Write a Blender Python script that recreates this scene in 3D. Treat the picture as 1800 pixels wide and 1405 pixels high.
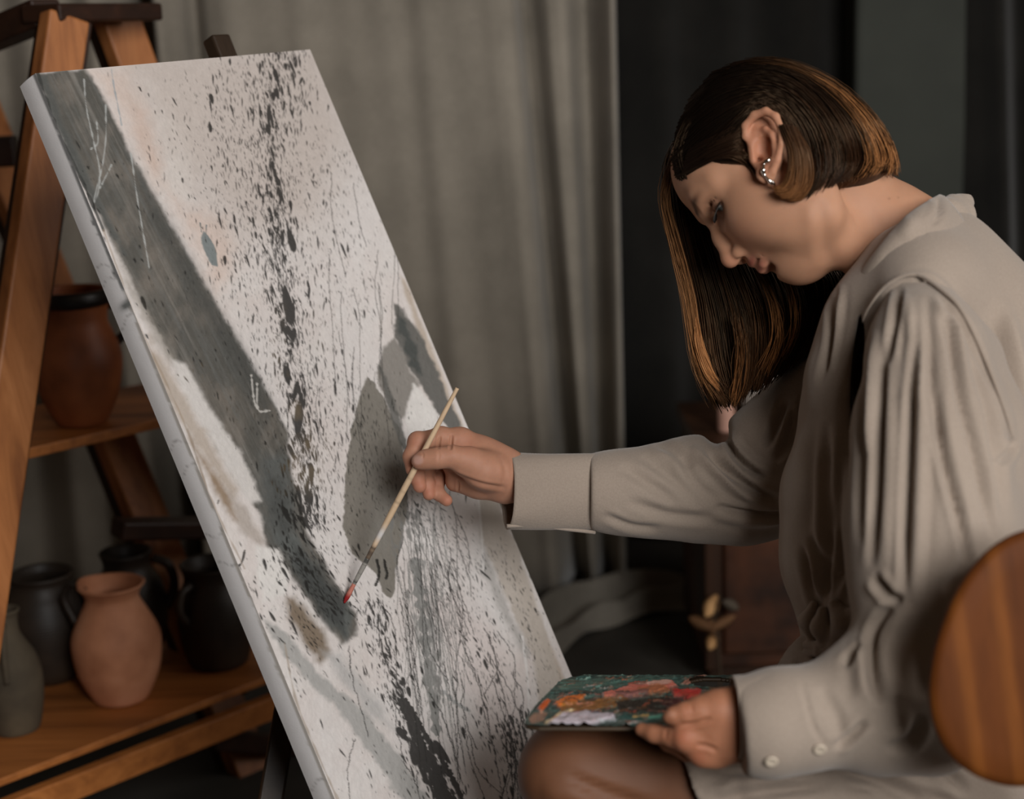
import bpy, bmesh, math, random
import numpy as np
from mathutils import Vector, Matrix

for _o in list(bpy.data.objects):
    bpy.data.objects.remove(_o)
SC = bpy.context.scene
COL = SC.collection
R = math.radians

# ------------------------------------------------------------------ camera
F = 2800.0                      # focal length in pixels of the 1800 x 1405 frame
CAM_H, PITCH, ROLL = 1.22, R(13.0), R(2.0)
_w = np.array([0, math.cos(PITCH), -math.sin(PITCH)])
_r0 = np.array([1.0, 0, 0]); _u0 = np.array([0, math.sin(PITCH), math.cos(PITCH)])
_r = _r0 * math.cos(ROLL) - _u0 * math.sin(ROLL)
_u = _u0 * math.cos(ROLL) + _r0 * math.sin(ROLL)
CAMPOS = np.array([0, 0, CAM_H])
B = np.stack([_r, -_u, _w], 1)   # columns: right, down, forward (metres, right-handed)

def cs(px, py, d):               # a point d metres along the viewing axis, in right/down/forward metres
    return np.array([(px - 900.0) / F * d, (py - 702.5) / F * d, d])
def c2w(p): return np.asarray(p, float) @ B.T + CAMPOS
def w2c(p): return (np.asarray(p, float) - CAMPOS) @ B
def at(px, py, d): return c2w(cs(px, py, d))
def proj(p):                     # right/down/forward -> frame pixels
    return np.stack([p[:, 0] / p[:, 2] * F + 900.0, p[:, 1] / p[:, 2] * F + 702.5], 1)
def floor_at(px, py, z=0.0):     # where the line of sight meets the height z
    d = (cs(px, py, 1.0)) @ B.T
    t = (z - CAM_H) / d[2]
    return CAMPOS + d * t

cam = bpy.data.cameras.new('camera')
camo = bpy.data.objects.new('camera', cam); COL.objects.link(camo)
cam.sensor_fit = 'HORIZONTAL'; cam.sensor_width = 36.0; cam.lens = F / 1800.0 * 36.0
M4 = Matrix(((_r[0], _u[0], -_w[0], 0), (_r[1], _u[1], -_w[1], 0), (_r[2], _u[2], -_w[2], CAM_H), (0, 0, 0, 1)))
camo.matrix_world = M4
cam.clip_start = 0.05
cam.dof.use_dof = True; cam.dof.focus_distance = 1.80; cam.dof.aperture_fstop = 3.0
SC.camera = camo

# ------------------------------------------------------------------ world, window light, exposure
wd = bpy.data.worlds.new('world'); SC.world = wd; wd.use_nodes = True
wd.node_tree.nodes['Background'].inputs[0].default_value = (0.80, 0.92, 1.0, 1)
wd.node_tree.nodes['Background'].inputs[1].default_value = 0.012
def area(name, loc, target, sx, sy, power, col):
    l = bpy.data.lights.new(name, 'AREA'); l.shape = 'RECTANGLE'; l.size = sx; l.size_y = sy
    l.energy = power; l.color = col
    o = bpy.data.objects.new(name, l); COL.objects.link(o); o.location = loc
    o.rotation_euler = (Vector(target) - Vector(loc)).to_track_quat('-Z', 'Y').to_euler()
    return o
area('window_daylight', (1.20, -1.14, 2.02), (0.0, 1.75, 1.0), 1.4, 1.4, 100, (1.0, 0.985, 0.965))
area('side_window_daylight', (2.70, 1.45, 1.95), (0.4, 1.7, 1.1), 1.0, 1.4, 16, (1.0, 0.96, 0.92))
SC.view_settings.view_transform = 'Standard'; SC.view_settings.look = 'None'
SC.view_settings.gamma = 1.0; SC.view_settings.use_curve_mapping = False
SC.view_settings.exposure = 0.0

# ------------------------------------------------------------------ materials
def srgb(r, g, b):
    f = lambda c: (c / 255 / 12.92) if c / 255 <= 0.04045 else ((c / 255 + 0.055) / 1.055) ** 2.4
    return (f(r), f(g), f(b), 1.0)
class NT:
    def __init__(s, name):
        s.m = bpy.data.materials.new(name); s.m.use_nodes = True; s.t = s.m.node_tree
        s.b = s.t.nodes['Principled BSDF']
    def n(s, typ, **kw):
        x = s.t.nodes.new(typ)
        for k, v in kw.items():
            if k in x.inputs.keys(): x.inputs[k].default_value = v
            else: setattr(x, k, v)
        return x
    def l(s, a, b): s.t.links.new(a, b)
def ramp(nt, fac, stops):
    r = nt.n('ShaderNodeValToRGB'); e = r.color_ramp.elements
    while len(e) < len(stops): e.new(0.5)
    for x, (p, c) in zip(e, stops): x.position = p; x.color = c
    nt.l(fac, r.inputs[0]); return r.outputs[0]
def coords(nt, scale=(1, 1, 1), rot=(0, 0, 0)):
    tc = nt.n('ShaderNodeTexCoord'); mp = nt.n('ShaderNodeMapping')
    mp.inputs['Scale'].default_value = scale; mp.inputs['Rotation'].default_value = rot
    nt.l(tc.outputs['Object'], mp.inputs[0]); return mp.outputs[0]
def bump(nt, fac, strength, dist):
    b = nt.n('ShaderNodeBump'); b.inputs['Strength'].default_value = strength; b.inputs['Distance'].default_value = dist
    nt.l(fac, b.inputs['Height']); nt.l(b.outputs[0], nt.b.inputs['Normal'])
def mat_noise(name, c1, c2, scale=6.0, rough=0.7, bscale=80, bstr=0.2, bdist=0.002, stretch=(1, 1, 1), spec=0.3, detail=5, metal=0):
    nt = NT(name); v = coords(nt, stretch)
    a = nt.n('ShaderNodeTexNoise', Scale=scale, Detail=detail); nt.l(v, a.inputs[0])
    nt.l(ramp(nt, a.outputs[0], [(0.3, c1), (0.7, c2)]), nt.b.inputs['Base Color'])
    nt.b.inputs['Roughness'].default_value = rough; nt.b.inputs['Specular IOR Level'].default_value = spec
    nt.b.inputs['Metallic'].default_value = metal
    if bstr:
        b = nt.n('ShaderNodeTexNoise', Scale=bscale, Detail=4); nt.l(v, b.inputs[0]); bump(nt, b.outputs[0], bstr, bdist)
    return nt.m
def mat_wood(name, c1, c2, c3, axis=2, scale=22.0, rough=0.5, knots=True, stripe=0.0):
    nt = NT(name); st = [1, 1, 1]; st[axis] = 0.06
    v = coords(nt, tuple(st))
    a = nt.n('ShaderNodeTexNoise', Scale=scale, Detail=7, Roughness=0.65, Distortion=0.6); nt.l(v, a.inputs[0])
    col = ramp(nt, a.outputs[0], [(0.28, c1), (0.5, c2), (0.75, c3)])
    st2 = [1, 1, 1]; st2[axis] = 0.25
    v2 = coords(nt, tuple(st2))
    k = nt.n('ShaderNodeTexNoise', Scale=7.0, Detail=2); nt.l(v2, k.inputs[0])
    mx = nt.n('ShaderNodeMix', data_type='RGBA', blend_type='MULTIPLY'); mx.inputs[0].default_value = 0.75 if knots else 0.3
    nt.l(col, mx.inputs[6]); nt.l(ramp(nt, k.outputs[0], [(0.3, (0.35, 0.3, 0.28, 1)), (0.55, (1, 1, 1, 1))]), mx.inputs[7])
    nt.l(mx.outputs[2], nt.b.inputs['Base Color'])
    nt.b.inputs['Roughness'].default_value = rough; nt.b.inputs['Specular IOR Level'].default_value = 0.35
    bump(nt, a.outputs[0], 0.25, 0.003)
    return nt.m
def mat_cloth(name, c1, c2, weave=900.0, rough=0.95, sheen=0.2, bstr=0.35):
    nt = NT(name); v = coords(nt)
    a = nt.n('ShaderNodeTexNoise', Scale=5.0, Detail=4); nt.l(v, a.inputs[0])
    fine = nt.n('ShaderNodeTexNoise', Scale=weave * 0.4, Detail=2); nt.l(v, fine.inputs[0])
    ad = nt.n('ShaderNodeMath', operation='MULTIPLY_ADD'); nt.l(fine.outputs[0], ad.inputs[0]); ad.inputs[1].default_value = 0.45
    nt.l(a.outputs[0], ad.inputs[2])
    nt.l(ramp(nt, ad.outputs[0], [(0.5, c1), (0.95, c2)]), nt.b.inputs['Base Color'])
    nt.b.inputs['Roughness'].default_value = rough; nt.b.inputs['Specular IOR Level'].default_value = 0.1
    nt.b.inputs['Sheen Weight'].default_value = sheen; nt.b.inputs['Sheen Roughness'].default_value = 0.5
    bump(nt, fine.outputs[0], bstr, 0.0012)
    return nt.m
def mat_vcol(name, rough=0.6, spec=0.3, sss=0.0, bscale=0, bstr=0.2, bdist=0.0006, coat=0.0):
    nt = NT(name); at_ = nt.n('ShaderNodeAttribute', attribute_name='tint')
    nt.l(at_.outputs['Color'], nt.b.inputs['Base Color'])
    nt.b.inputs['Roughness'].default_value = rough; nt.b.inputs['Specular IOR Level'].default_value = spec
    nt.b.inputs['Coat Weight'].default_value = coat
    if sss:
        nt.b.inputs['Subsurface Weight'].default_value = sss
        nt.b.inputs['Subsurface Radius'].default_value = (0.010, 0.004, 0.002)
        nt.b.inputs['Subsurface Scale'].default_value = 0.6
    if bscale:
        v = coords(nt); b = nt.n('ShaderNodeTexNoise', Scale=bscale, Detail=4); nt.l(v, b.inputs[0]); bump(nt, b.outputs[0], bstr, bdist)
    return nt.m
def mat_plain(name, c, rough=0.5, metal=0.0, spec=0.5):
    return mat_noise(name, c, tuple(min(1, x * 1.15) for x in c[:3]) + (1,), 30, rough, 200, 0.05, 0.001, spec=spec, metal=metal)

# ------------------------------------------------------------------ objects
def thing(name, label, cat, loc=(0, 0, 0), group=None):
    o = bpy.data.objects.new(name, None); COL.objects.link(o); o.location = tuple(loc)
    o.empty_display_size = 0.05
    tag(o, label, cat, group); return o
def tag(o, label=None, cat=None, group=None, kind=None):
    if label: o['label'] = label
    if cat: o['category'] = cat
    if group: o['group'] = group
    if kind: o['kind'] = kind
    return o
def origin_of(p):
    v = np.zeros(3)
    while p is not None:
        v = v + np.array(p.location); p = p.parent
    return v
def mesh_obj(name, verts, faces, mat, parent=None, smooth=True, cols=None, origin=None):
    """verts are world metres; faces is an (n,3/4) array or a list of index lists"""
    verts = np.asarray(verts, float)
    if origin is None: origin = origin_of(parent) if parent is not None else verts.min(0) * [0, 0, 1] + verts.mean(0) * [1, 1, 0]
    origin = np.asarray(origin, float)
    me = bpy.data.meshes.new(name)
    if isinstance(faces, np.ndarray):
        nv, (nf, k) = len(verts), faces.shape
        me.vertices.add(nv); me.vertices.foreach_set('co', (verts - origin).astype(np.float32).ravel())
        me.loops.add(nf * k); me.loops.foreach_set('vertex_index', faces.astype(np.int32).ravel())
        me.polygons.add(nf); me.polygons.foreach_set('loop_start', (np.arange(nf) * k).astype(np.int32))
        me.update(calc_edges=True)
    else:
        me.from_pydata([tuple(v) for v in (verts - origin)], [], [list(f) for f in faces]); me.update()
    me.validate()
    if smooth: me.polygons.foreach_set('use_smooth', np.ones(len(me.polygons), bool))
    if cols is not None:
        a = me.color_attributes.new('tint', 'FLOAT_COLOR', 'POINT')
        c = np.ones((len(verts), 4), np.float32); c[:, :3] = cols
        a.data.foreach_set('color', c.ravel())
    me.materials.append(mat)
    o = bpy.data.objects.new(name, me); COL.objects.link(o)
    if parent is not None:
        o.parent = parent
        o.location = tuple(origin - origin_of(parent))
    else: o.location = tuple(origin)
    return o
def bm_obj(name, bm, mat, parent=None, smooth=False, origin=None, bevel=0.0):
    if bevel: bmesh.ops.bevel(bm, geom=bm.edges[:], offset=bevel, segments=2, affect='EDGES', profile=0.5)
    bmesh.ops.recalc_face_normals(bm, faces=bm.faces[:])
    bm.verts.index_update()
    v = [tuple(x.co) for x in bm.verts]; f = [[q.index for q in p.verts] for p in bm.faces]
    bm.free(); return mesh_obj(name, v, f, mat, parent, smooth, origin=origin)
def beam(name, a, b, wv, tv, w, t, mat, parent=None, bevel=0.003, w2=None):
    """a straight timber from a to b; wv,tv cross directions; w,t full sizes"""
    a, b = np.array(a, float), np.array(b, float); ax = (b - a) / np.linalg.norm(b - a)
    wv = np.array(wv, float); wv = wv - ax * (wv @ ax); wv /= np.linalg.norm(wv)
    tv = np.cross(ax, wv); w2 = w if w2 is None else w2
    bm = bmesh.new(); vs = []
    for p, ww in ((a, w), (b, w2)):
        for sx, sy in ((-1, -1), (1, -1), (1, 1), (-1, 1)):
            vs.append(bm.verts.new(p + wv * sx * ww / 2 + tv * sy * t / 2))
    for f in ((3, 2, 1, 0), (4, 5, 6, 7), (0, 1, 5, 4), (1, 2, 6, 5), (2, 3, 7, 6), (3, 0, 4, 7)):
        bm.faces.new([vs[i] for i in f])
    return bm_obj(name, bm, mat, parent, False, bevel=bevel)
def block(name, lo, hi, mat, parent=None, bevel=0.004, origin=None):
    bm = bmesh.new(); bmesh.ops.create_cube(bm, size=1.0)
    lo, hi = np.array(lo, float), np.array(hi, float)
    for v in bm.verts: v.co = Vector(lo + (np.array(v.co) + 0.5) * (hi - lo))
    return bm_obj(name, bm, mat, parent, False, bevel=bevel, origin=origin)
def spline(pts, n):
    """Catmull-Rom through pts (rows), n samples"""
    p = np.asarray(pts, float); m = len(p)
    q = np.vstack([2 * p[0] - p[1], p, 2 * p[-1] - p[-2]])
    t = np.linspace(0, m - 1 - 1e-9, n); i = t.astype(int); f = (t - i)[:, None]
    a, b, c, d = q[i], q[i + 1], q[i + 2], q[i + 3]
    return 0.5 * ((2 * b) + (-a + c) * f + (2 * a - 5 * b + 4 * c - d) * f ** 2 + (-a + 3 * b - 3 * c + d) * f ** 3)
def tube(pts, rad, seg=8, closed=True):
    """verts, quads of a tube along pts (n,3) with radii rad"""
    p = np.asarray(pts, float); n = len(p); rad = np.broadcast_to(np.asarray(rad, float), (n,))
    t = np.gradient(p, axis=0); t /= np.linalg.norm(t, axis=1, keepdims=True) + 1e-12
    ref = np.array([0.31, 0.21, 0.92]); V = []
    u = np.cross(t[0], ref); u /= np.linalg.norm(u)
    for i in range(n):
        u = u - t[i] * (u @ t[i]); u /= np.linalg.norm(u) + 1e-12; w = np.cross(t[i], u)
        a = np.arange(seg) / seg * 2 * np.pi
        V.append(p[i] + rad[i] * (np.cos(a)[:, None] * u + np.sin(a)[:, None] * w))
    V = np.vstack(V); Fq = []
    for i in range(n - 1):
        for j in range(seg):
            k = (j + 1) % seg
            Fq.append([i * seg + j, i * seg + k, (i + 1) * seg + k, (i + 1) * seg + j])
    if closed:
        Fq.append(list(range(seg))[::-1]); Fq.append([(n - 1) * seg + j for j in range(seg)])
    return V, Fq
def lathe(prof, seg=48):
    """prof rows (r,z), outer going up then inner going down; returns verts (local, z up) and quads"""
    p = np.asarray(prof, float); n = len(p); a = np.arange(seg) / seg * 2 * np.pi
    V = np.stack([np.outer(p[:, 0], np.cos(a)), np.outer(p[:, 0], np.sin(a)), np.repeat(p[:, 1:2], seg, 1)], 2).reshape(-1, 3)
    Fq = [[i * seg + j, i * seg + (j + 1) % seg, (i + 1) * seg + (j + 1) % seg, (i + 1) * seg + j] for i in range(n - 1) for j in range(seg)]
    Fq.append(list(range(seg))[::-1])
    Fq.append([(n - 1) * seg + j for j in range(seg)])
    return V, Fq

# ------------------------------------------------------------------ solid modelling on a grid (distance fields -> one smooth skin)
class Field:
    def __init__(s, lo, hi, h):
        s.lo = np.array(lo, float); s.h = h
        s.n = np.ceil((np.array(hi, float) - s.lo) / h).astype(int) + 1
        s.d = np.full(s.n, 9.0, np.float32)
        s.ax = [(s.lo[i] + np.arange(s.n[i]) * h).astype(np.float32) for i in range(3)]
    def like(s):
        g = Field.__new__(Field); g.lo, g.h, g.n, g.ax = s.lo, s.h, s.n, s.ax; g.d = np.full(s.n, 9.0, np.float32); return g
    def win(s, lo, hi):
        a = np.clip(np.floor((np.array(lo) - s.lo) / s.h).astype(int), 0, s.n)
        b = np.clip(np.ceil((np.array(hi) - s.lo) / s.h).astype(int) + 1, 0, s.n)
        if (b <= a).any(): return None
        sl = tuple(slice(i, j) for i, j in zip(a, b))
        X, Y, Z = s.ax[0][sl[0]][:, None, None], s.ax[1][sl[1]][None, :, None], s.ax[2][sl[2]][None, None, :]
        return sl, X, Y, Z
    def put(s, sl, v, k, op):
        d = s.d[sl]
        if op == '+':
            if k > 0:
                hh = np.maximum(k - np.abs(d - v), 0) / k; s.d[sl] = np.minimum(d, v) - hh * hh * k * 0.25
            else: s.d[sl] = np.minimum(d, v)
        else:
            v = -v
            if k > 0:
                hh = np.maximum(k - np.abs(d - v), 0) / k; s.d[sl] = np.maximum(d, v) + hh * hh * k * 0.25
            else: s.d[sl] = np.maximum(d, v)
    def cone(s, a, b, ra, rb, k=0.01, op='+', n=None, q=1.0):
        a, b = np.array(a, float), np.array(b, float); m = max(ra, rb) * max(1.0, q) + k + 3 * s.h
        w = s.win(np.minimum(a, b) - m, np.maximum(a, b) + m)
        if w is None: return
        sl, X, Y, Z = w; ab = b - a; L = max(ab @ ab, 1e-12)
        t = np.clip(((X - a[0]) * ab[0] + (Y - a[1]) * ab[1] + (Z - a[2]) * ab[2]) / L, 0, 1)
        px, py, pz = X - (a[0] + t * ab[0]), Y - (a[1] + t * ab[1]), Z - (a[2] + t * ab[2])
        if n is not None:
            n = np.array(n, float); n /= np.linalg.norm(n)
            c = (px * n[0] + py * n[1] + pz * n[2]) * (1 / q - 1)
            px, py, pz = px + c * n[0], py + c * n[1], pz + c * n[2]
        v = np.sqrt(px * px + py * py + pz * pz) - (ra + t * (rb - ra))
        if q < 1: v = v * (0.5 + 0.5 * q)
        s.put(sl, v.astype(np.float32), k, op)
    def chain(s, pts, rad, k=0.01, op='+', n=None, q=1.0):
        for i in range(len(pts) - 1):
            s.cone(pts[i], pts[i + 1], rad[i], rad[i + 1], k, op, n, q)
    def ell(s, c, r, k=0.01, op='+', rot=None):
        c, r = np.array(c, float), np.array(r, float); m = r.max() + k + 3 * s.h
        w = s.win(c - m, c + m)
        if w is None: return
        sl, X, Y, Z = w; X, Y, Z = X - c[0], Y - c[1], Z - c[2]
        if rot is not None:
            rot = np.array(rot); X, Y, Z = [rot[i, 0] * X + rot[i, 1] * Y + rot[i, 2] * Z for i in range(3)]
        k0 = np.sqrt((X / r[0]) ** 2 + (Y / r[1]) ** 2 + (Z / r[2]) ** 2)
        k1 = np.sqrt((X / r[0] ** 2) ** 2 + (Y / r[1] ** 2) ** 2 + (Z / r[2] ** 2) ** 2)
        s.put(sl, (k0 * (k0 - 1) / np.maximum(k1, 1e-6)).astype(np.float32), k, op)
    def cut(s, p, n, k=0.002):        # remove the side n points to
        n = np.array(n, float); n /= np.linalg.norm(n)
        X, Y, Z = s.ax[0][:, None, None], s.ax[1][None, :, None], s.ax[2][None, None, :]
        v = (X - p[0]) * n[0] + (Y - p[1]) * n[1] + (Z - p[2]) * n[2]
        s.put((slice(None),) * 3, (-v).astype(np.float32), k, '-')
    def skin(s, smooth=2):
        d = s.d; S = d < 0; n = np.array(d.shape) - 1
        cnt = np.zeros(n, np.int8)
        O = [(i, j, k) for i in (0, 1) for j in (0, 1) for k in (0, 1)]
        for o in O: cnt += S[o[0]:o[0] + n[0], o[1]:o[1] + n[1], o[2]:o[2] + n[2]]
        A = np.argwhere((cnt > 0) & (cnt < 8)); idx = np.full(n, -1, np.int64); idx[tuple(A.T)] = np.arange(len(A))
        acc = np.zeros((len(A), 3)); c = np.zeros(len(A))
        for o in O:
            for ax in range(3):
                if o[ax]: continue
                o2 = list(o); o2[ax] = 1
                va, vb = d[tuple((A + o).T)], d[tuple((A + o2).T)]
                m = (va < 0) != (vb < 0); t = np.where(m, va / np.where(m, va - vb, 1), 0)
                p = np.array(o, float)[None] + 0 * acc; p[:, ax] += t
                acc += p * m[:, None]; c += m
        V = s.lo + (A + acc / c[:, None]) * s.h
        Q = []
        for ax in range(3):
            b, e = (ax + 1) % 3, (ax + 2) % 3
            sa = [slice(1, -1)] * 3; sa[ax] = slice(0, -1); sb = [slice(1, -1)] * 3; sb[ax] = slice(1, None)
            s1, s2 = S[tuple(sa)], S[tuple(sb)]
            for flip in (0, 1):
                E = np.argwhere((s1 & ~s2) if not flip else (~s1 & s2))
                if not len(E): continue
                E = E + 1; E[:, ax] -= 1
                def cell(db, de):
                    q = E.copy(); q[:, b] += db; q[:, e] += de; return idx[tuple(q.T)]
                q = np.stack([cell(-1, -1), cell(0, -1), cell(0, 0), cell(-1, 0)], 1)
                Q.append(q if not flip else q[:, ::-1])
        Q = np.vstack(Q); Q = Q[(Q >= 0).all(1)]
        return relax(V, Q, smooth), Q
def edges_of(Q):
    k = Q.shape[1]; E = np.vstack([Q[:, [i, (i + 1) % k]] for i in range(k)])
    E.sort(axis=1); return np.unique(E, axis=0)
def relax(V, Q, it, lam=0.5, w=None):
    if it <= 0: return V
    E = edges_of(Q); n = len(V); deg = np.bincount(E.ravel(), minlength=n).astype(float)[:, None]
    for i in range(it):
        a = np.zeros_like(V)
        for c in range(3): a[:, c] = np.bincount(E[:, 0], V[E[:, 1], c], n) + np.bincount(E[:, 1], V[E[:, 0], c], n)
        dv = a / np.maximum(deg, 1) - V
        V = V + lam * (dv if w is None else dv * w[:, None])
    return V
def normals_of(V, Q):
    nn = np.cross(V[Q[:, 2]] - V[Q[:, 0]], V[Q[:, -1]] - V[Q[:, 1]])
    N = np.zeros_like(V)
    for i in range(Q.shape[1]):
        for c in range(3): N[:, c] += np.bincount(Q[:, i], nn[:, c], len(V))
    return N / (np.linalg.norm(N, axis=1, keepdims=True) + 1e-12)
def seg_dist(P, pts):
    """distance of 2-D points P to a polyline and the running parameter 0..1"""
    pts = np.asarray(pts, float); L = np.linalg.norm(np.diff(pts, axis=0), axis=1); T = np.concatenate([[0], np.cumsum(L)]) / L.sum()
    best = np.full(len(P), 1e9); bt = np.zeros(len(P)); side = np.zeros(len(P))
    for i in range(len(pts) - 1):
        a, ab = pts[i], pts[i + 1] - pts[i]; t = np.clip(((P - a) @ ab) / (ab @ ab + 1e-9), 0, 1)
        r = P - (a + t[:, None] * ab); dd = np.hypot(r[:, 0], r[:, 1]); m = dd < best
        best[m] = dd[m]; bt[m] = (T[i] + t * (T[i + 1] - T[i]))[m]; side[m] = np.sign(ab[0] * r[:, 1] - ab[1] * r[:, 0])[m]
    return best, bt, side
def front(V, x, y, r=8):
    P = proj(V); k = np.hypot(P[:, 0] - x, P[:, 1] - y) < r
    return V[k][:, 2].min() if k.any() else None
def folds(V, Q, strokes, smooth_line=True):
    """cloth folds: each stroke (points, half-width, height) pushes the skin along its normal on the near side"""
    N = normals_of(V, Q); P = proj(V); D = np.zeros(len(V))
    view = V / np.linalg.norm(V, axis=1, keepdims=True); face = -(N * view).sum(1)
    wf = np.clip((face + 0.1) / 0.4, 0, 1)
    for st in strokes:
        pts, wd, hgt = st[0], st[1], st[2]
        pts = np.array(pts, float)
        if smooth_line and len(pts) > 2: pts = spline(pts, 8 * len(pts))
        lo, hi = pts.min(0) - 4 * wd, pts.max(0) + 4 * wd
        m = np.where(((P > lo) & (P < hi)).all(1) & (wf > 0))[0]
        if not len(m): continue
        d, t, sd = seg_dist(P[m], pts)
        tap = np.clip(np.minimum(t / 0.22, (1 - t) / 0.22), 0, 1) ** 0.7 if len(st) < 4 else st[3](t)
        x = d / wd
        D[m] += hgt * tap * (np.exp(-x * x) - 0.38 * np.exp(-((x - 2.0) / 0.9) ** 2)) * wf[m]
    return V + N * D[:, None]
# ------------------------------------------------------------------ the room
m_wall = mat_noise('brown_plaster', srgb(92, 74, 56), srgb(108, 88, 68), 3, 0.9)
m_floor = mat_noise('dark_concrete', srgb(50, 48, 45), srgb(78, 74, 68), 4, 0.75, 60, 0.25, 0.003)
m_ceil = mat_noise('ceiling_paint', srgb(104, 88, 70), srgb(116, 98, 80), 3, 0.9)
XL, XR, YN, YB, ZC = -2.6, 2.75, -1.2, 4.3, 3.0
def wall(name, lo, hi, m): return tag(block(name, lo, hi, m, bevel=0), kind='structure')
wall('floor', (XL, YN, -0.1), (XR, YB, 0), m_floor)
wall('ceiling', (XL, YN, ZC), (XR, YB, ZC + 0.1), m_ceil)
wall('wall_back', (XL, YB, 0), (XR, YB + 0.1, ZC), m_wall)
wall('wall_left', (XL - 0.1, YN, 0), (XL, YB, ZC), m_wall)
WY0, WY1, WZ0, WZ1 = 0.9, 2.0, 1.2, 2.7      # the window opening in the right wall
bm = bmesh.new()
for lo, hi in (((XR, YN, 0), (XR + 0.12, WY0, ZC)), ((XR, WY1, 0), (XR + 0.12, YB, ZC)), ((XR, WY0, 0), (XR + 0.12, WY1, WZ0)), ((XR, WY0, WZ1), (XR + 0.12, WY1, ZC))):
    r = bmesh.ops.create_cube(bm, size=1.0)
    for v in r['verts']: v.co = Vector(np.array(lo) + (np.array(v.co) + 0.5) * (np.array(hi) - np.array(lo)))
tag(bm_obj('wall_right', bm, m_wall), kind='structure')
FX0, FX1, FZ0, FZ1 = 0.45, 1.95, 1.26, 2.78
bm = bmesh.new()
for lo, hi in (((XL, YN - .1, 0), (FX0, YN, ZC)), ((FX1, YN - .1, 0), (XR, YN, ZC)), ((FX0, YN - .1, 0), (FX1, YN, FZ0)), ((FX0, YN - .1, FZ1), (FX1, YN, ZC))):
    r = bmesh.ops.create_cube(bm, size=1.0)
    for v in r['verts']: v.co = Vector(np.array(lo) + (np.array(v.co) + 0.5) * (np.array(hi) - np.array(lo)))
tag(bm_obj('wall_front', bm, m_wall), kind='structure')
m_frame = mat_noise('window_paint', srgb(150, 148, 142), srgb(165, 162, 156), 10, 0.6)
bm = bmesh.new()
for lo, hi in (((XR + 0.02, WY0, WZ0), (XR + 0.09, WY0 + 0.05, WZ1)), ((XR + 0.02, WY1 - 0.05, WZ0), (XR + 0.09, WY1, WZ1)), ((XR + 0.02, WY0, WZ0), (XR + 0.09, WY1, WZ0 + 0.05)), ((XR + 0.02, WY0, WZ1 - 0.05), (XR + 0.09, WY1, WZ1))):
    r = bmesh.ops.create_cube(bm, size=1.0)
    for v in r['verts']: v.co = Vector(np.array(lo) + (np.array(v.co) + 0.5) * (np.array(hi) - np.array(lo)))
tag(bm_obj('window_1', bm, m_frame), kind='structure')

bm = bmesh.new()
for lo, hi in (((FX0, YN - .08, FZ0), (FX0 + .05, YN - .01, FZ1)), ((FX1 - .05, YN - .08, FZ0), (FX1, YN - .01, FZ1)), ((FX0, YN - .08, FZ0), (FX1, YN - .01, FZ0 + .05)), ((FX0, YN - .08, FZ1 - .05), (FX1, YN - .01, FZ1))):
    r = bmesh.ops.create_cube(bm, size=1.0)
    for v in r['verts']: v.co = Vector(np.array(lo) + (np.array(v.co) + 0.5) * (np.array(hi) - np.array(lo)))
tag(bm_obj('window_2', bm, m_frame), kind='structure')

# ------------------------------------------------------------------ curtains
m_linen = mat_cloth('grey_linen', srgb(128, 121, 110), srgb(160, 151, 138), 500, bstr=0.3)
m_green = mat_cloth('grey_green_cloth', srgb(82, 87, 82), srgb(98, 102, 96), 500)
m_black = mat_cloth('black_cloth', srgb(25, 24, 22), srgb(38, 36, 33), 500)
def px_x(px, depth): return (px - 900.0) / F * depth
def curtain(name, label, cols, m, y0, ztop=2.75, nz=28, nx=300, seed=1, hem=0.012, drag=0.0):
    """cols rows: (px at frame top, px at y=900, offset towards the camera in metres)"""
    c = np.array(cols, float); rng = np.random.default_rng(seed)
    s = np.linspace(0, len(c) - 1, nx); prof = spline(c, nx)
    z = np.linspace(ztop, hem, nz); V = np.zeros((nz, nx, 3))
    zt, zb = at(900, 0, y0)[2], at(900, 900, y0)[2]
    ph = rng.uniform(0, 6, 5)
    for i, zz in enumerate(z):
        k = (zt - zz) / (zt - zb)
        px = prof[:, 0] + (prof[:, 1] - prof[:, 0]) * k
        x = px_x(px, y0)
        off = prof[:, 2] * (0.8 + 0.25 * k) + 0.004 * np.sin(s * 2.1 + ph[0] + zz * 1.2) + 0.002 * np.sin(s * 5.3 + ph[1] + zz * 2.2)
        V[i] = np.stack([x, y0 - off - drag * np.exp(-zz / 0.12), np.full(nx, zz)], 1)
    idx = np.arange(nz * nx).reshape(nz, nx)
    Q = np.stack([idx[:-1, :-1], idx[1:, :-1], idx[1:, 1:], idx[:-1, 1:]], -1).reshape(-1, 4)
    o = mesh_obj(name, V.reshape(-1, 3), Q, m)
    md = o.modifiers.new('thickness', 'SOLIDIFY'); md.thickness = 0.003
    return tag(o, label, 'curtain', 'curtains along the back of the studio')
curtain('curtain', 'grey linen curtain seen between the wooden shelf ladder posts on the left', [
    (-420, -470, .02), (-330, -380, .06), (-240, -280, -.02), (-150, -180, .05), (-70, -90, .0), (0, -20, .05), (55, 40, .01),
    (110, 110, .05), (165, 170, .0), (215, 225, .04), (255, 268, -.04), (274, 288, -.12)], m_linen, 3.38, seed=2)
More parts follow.
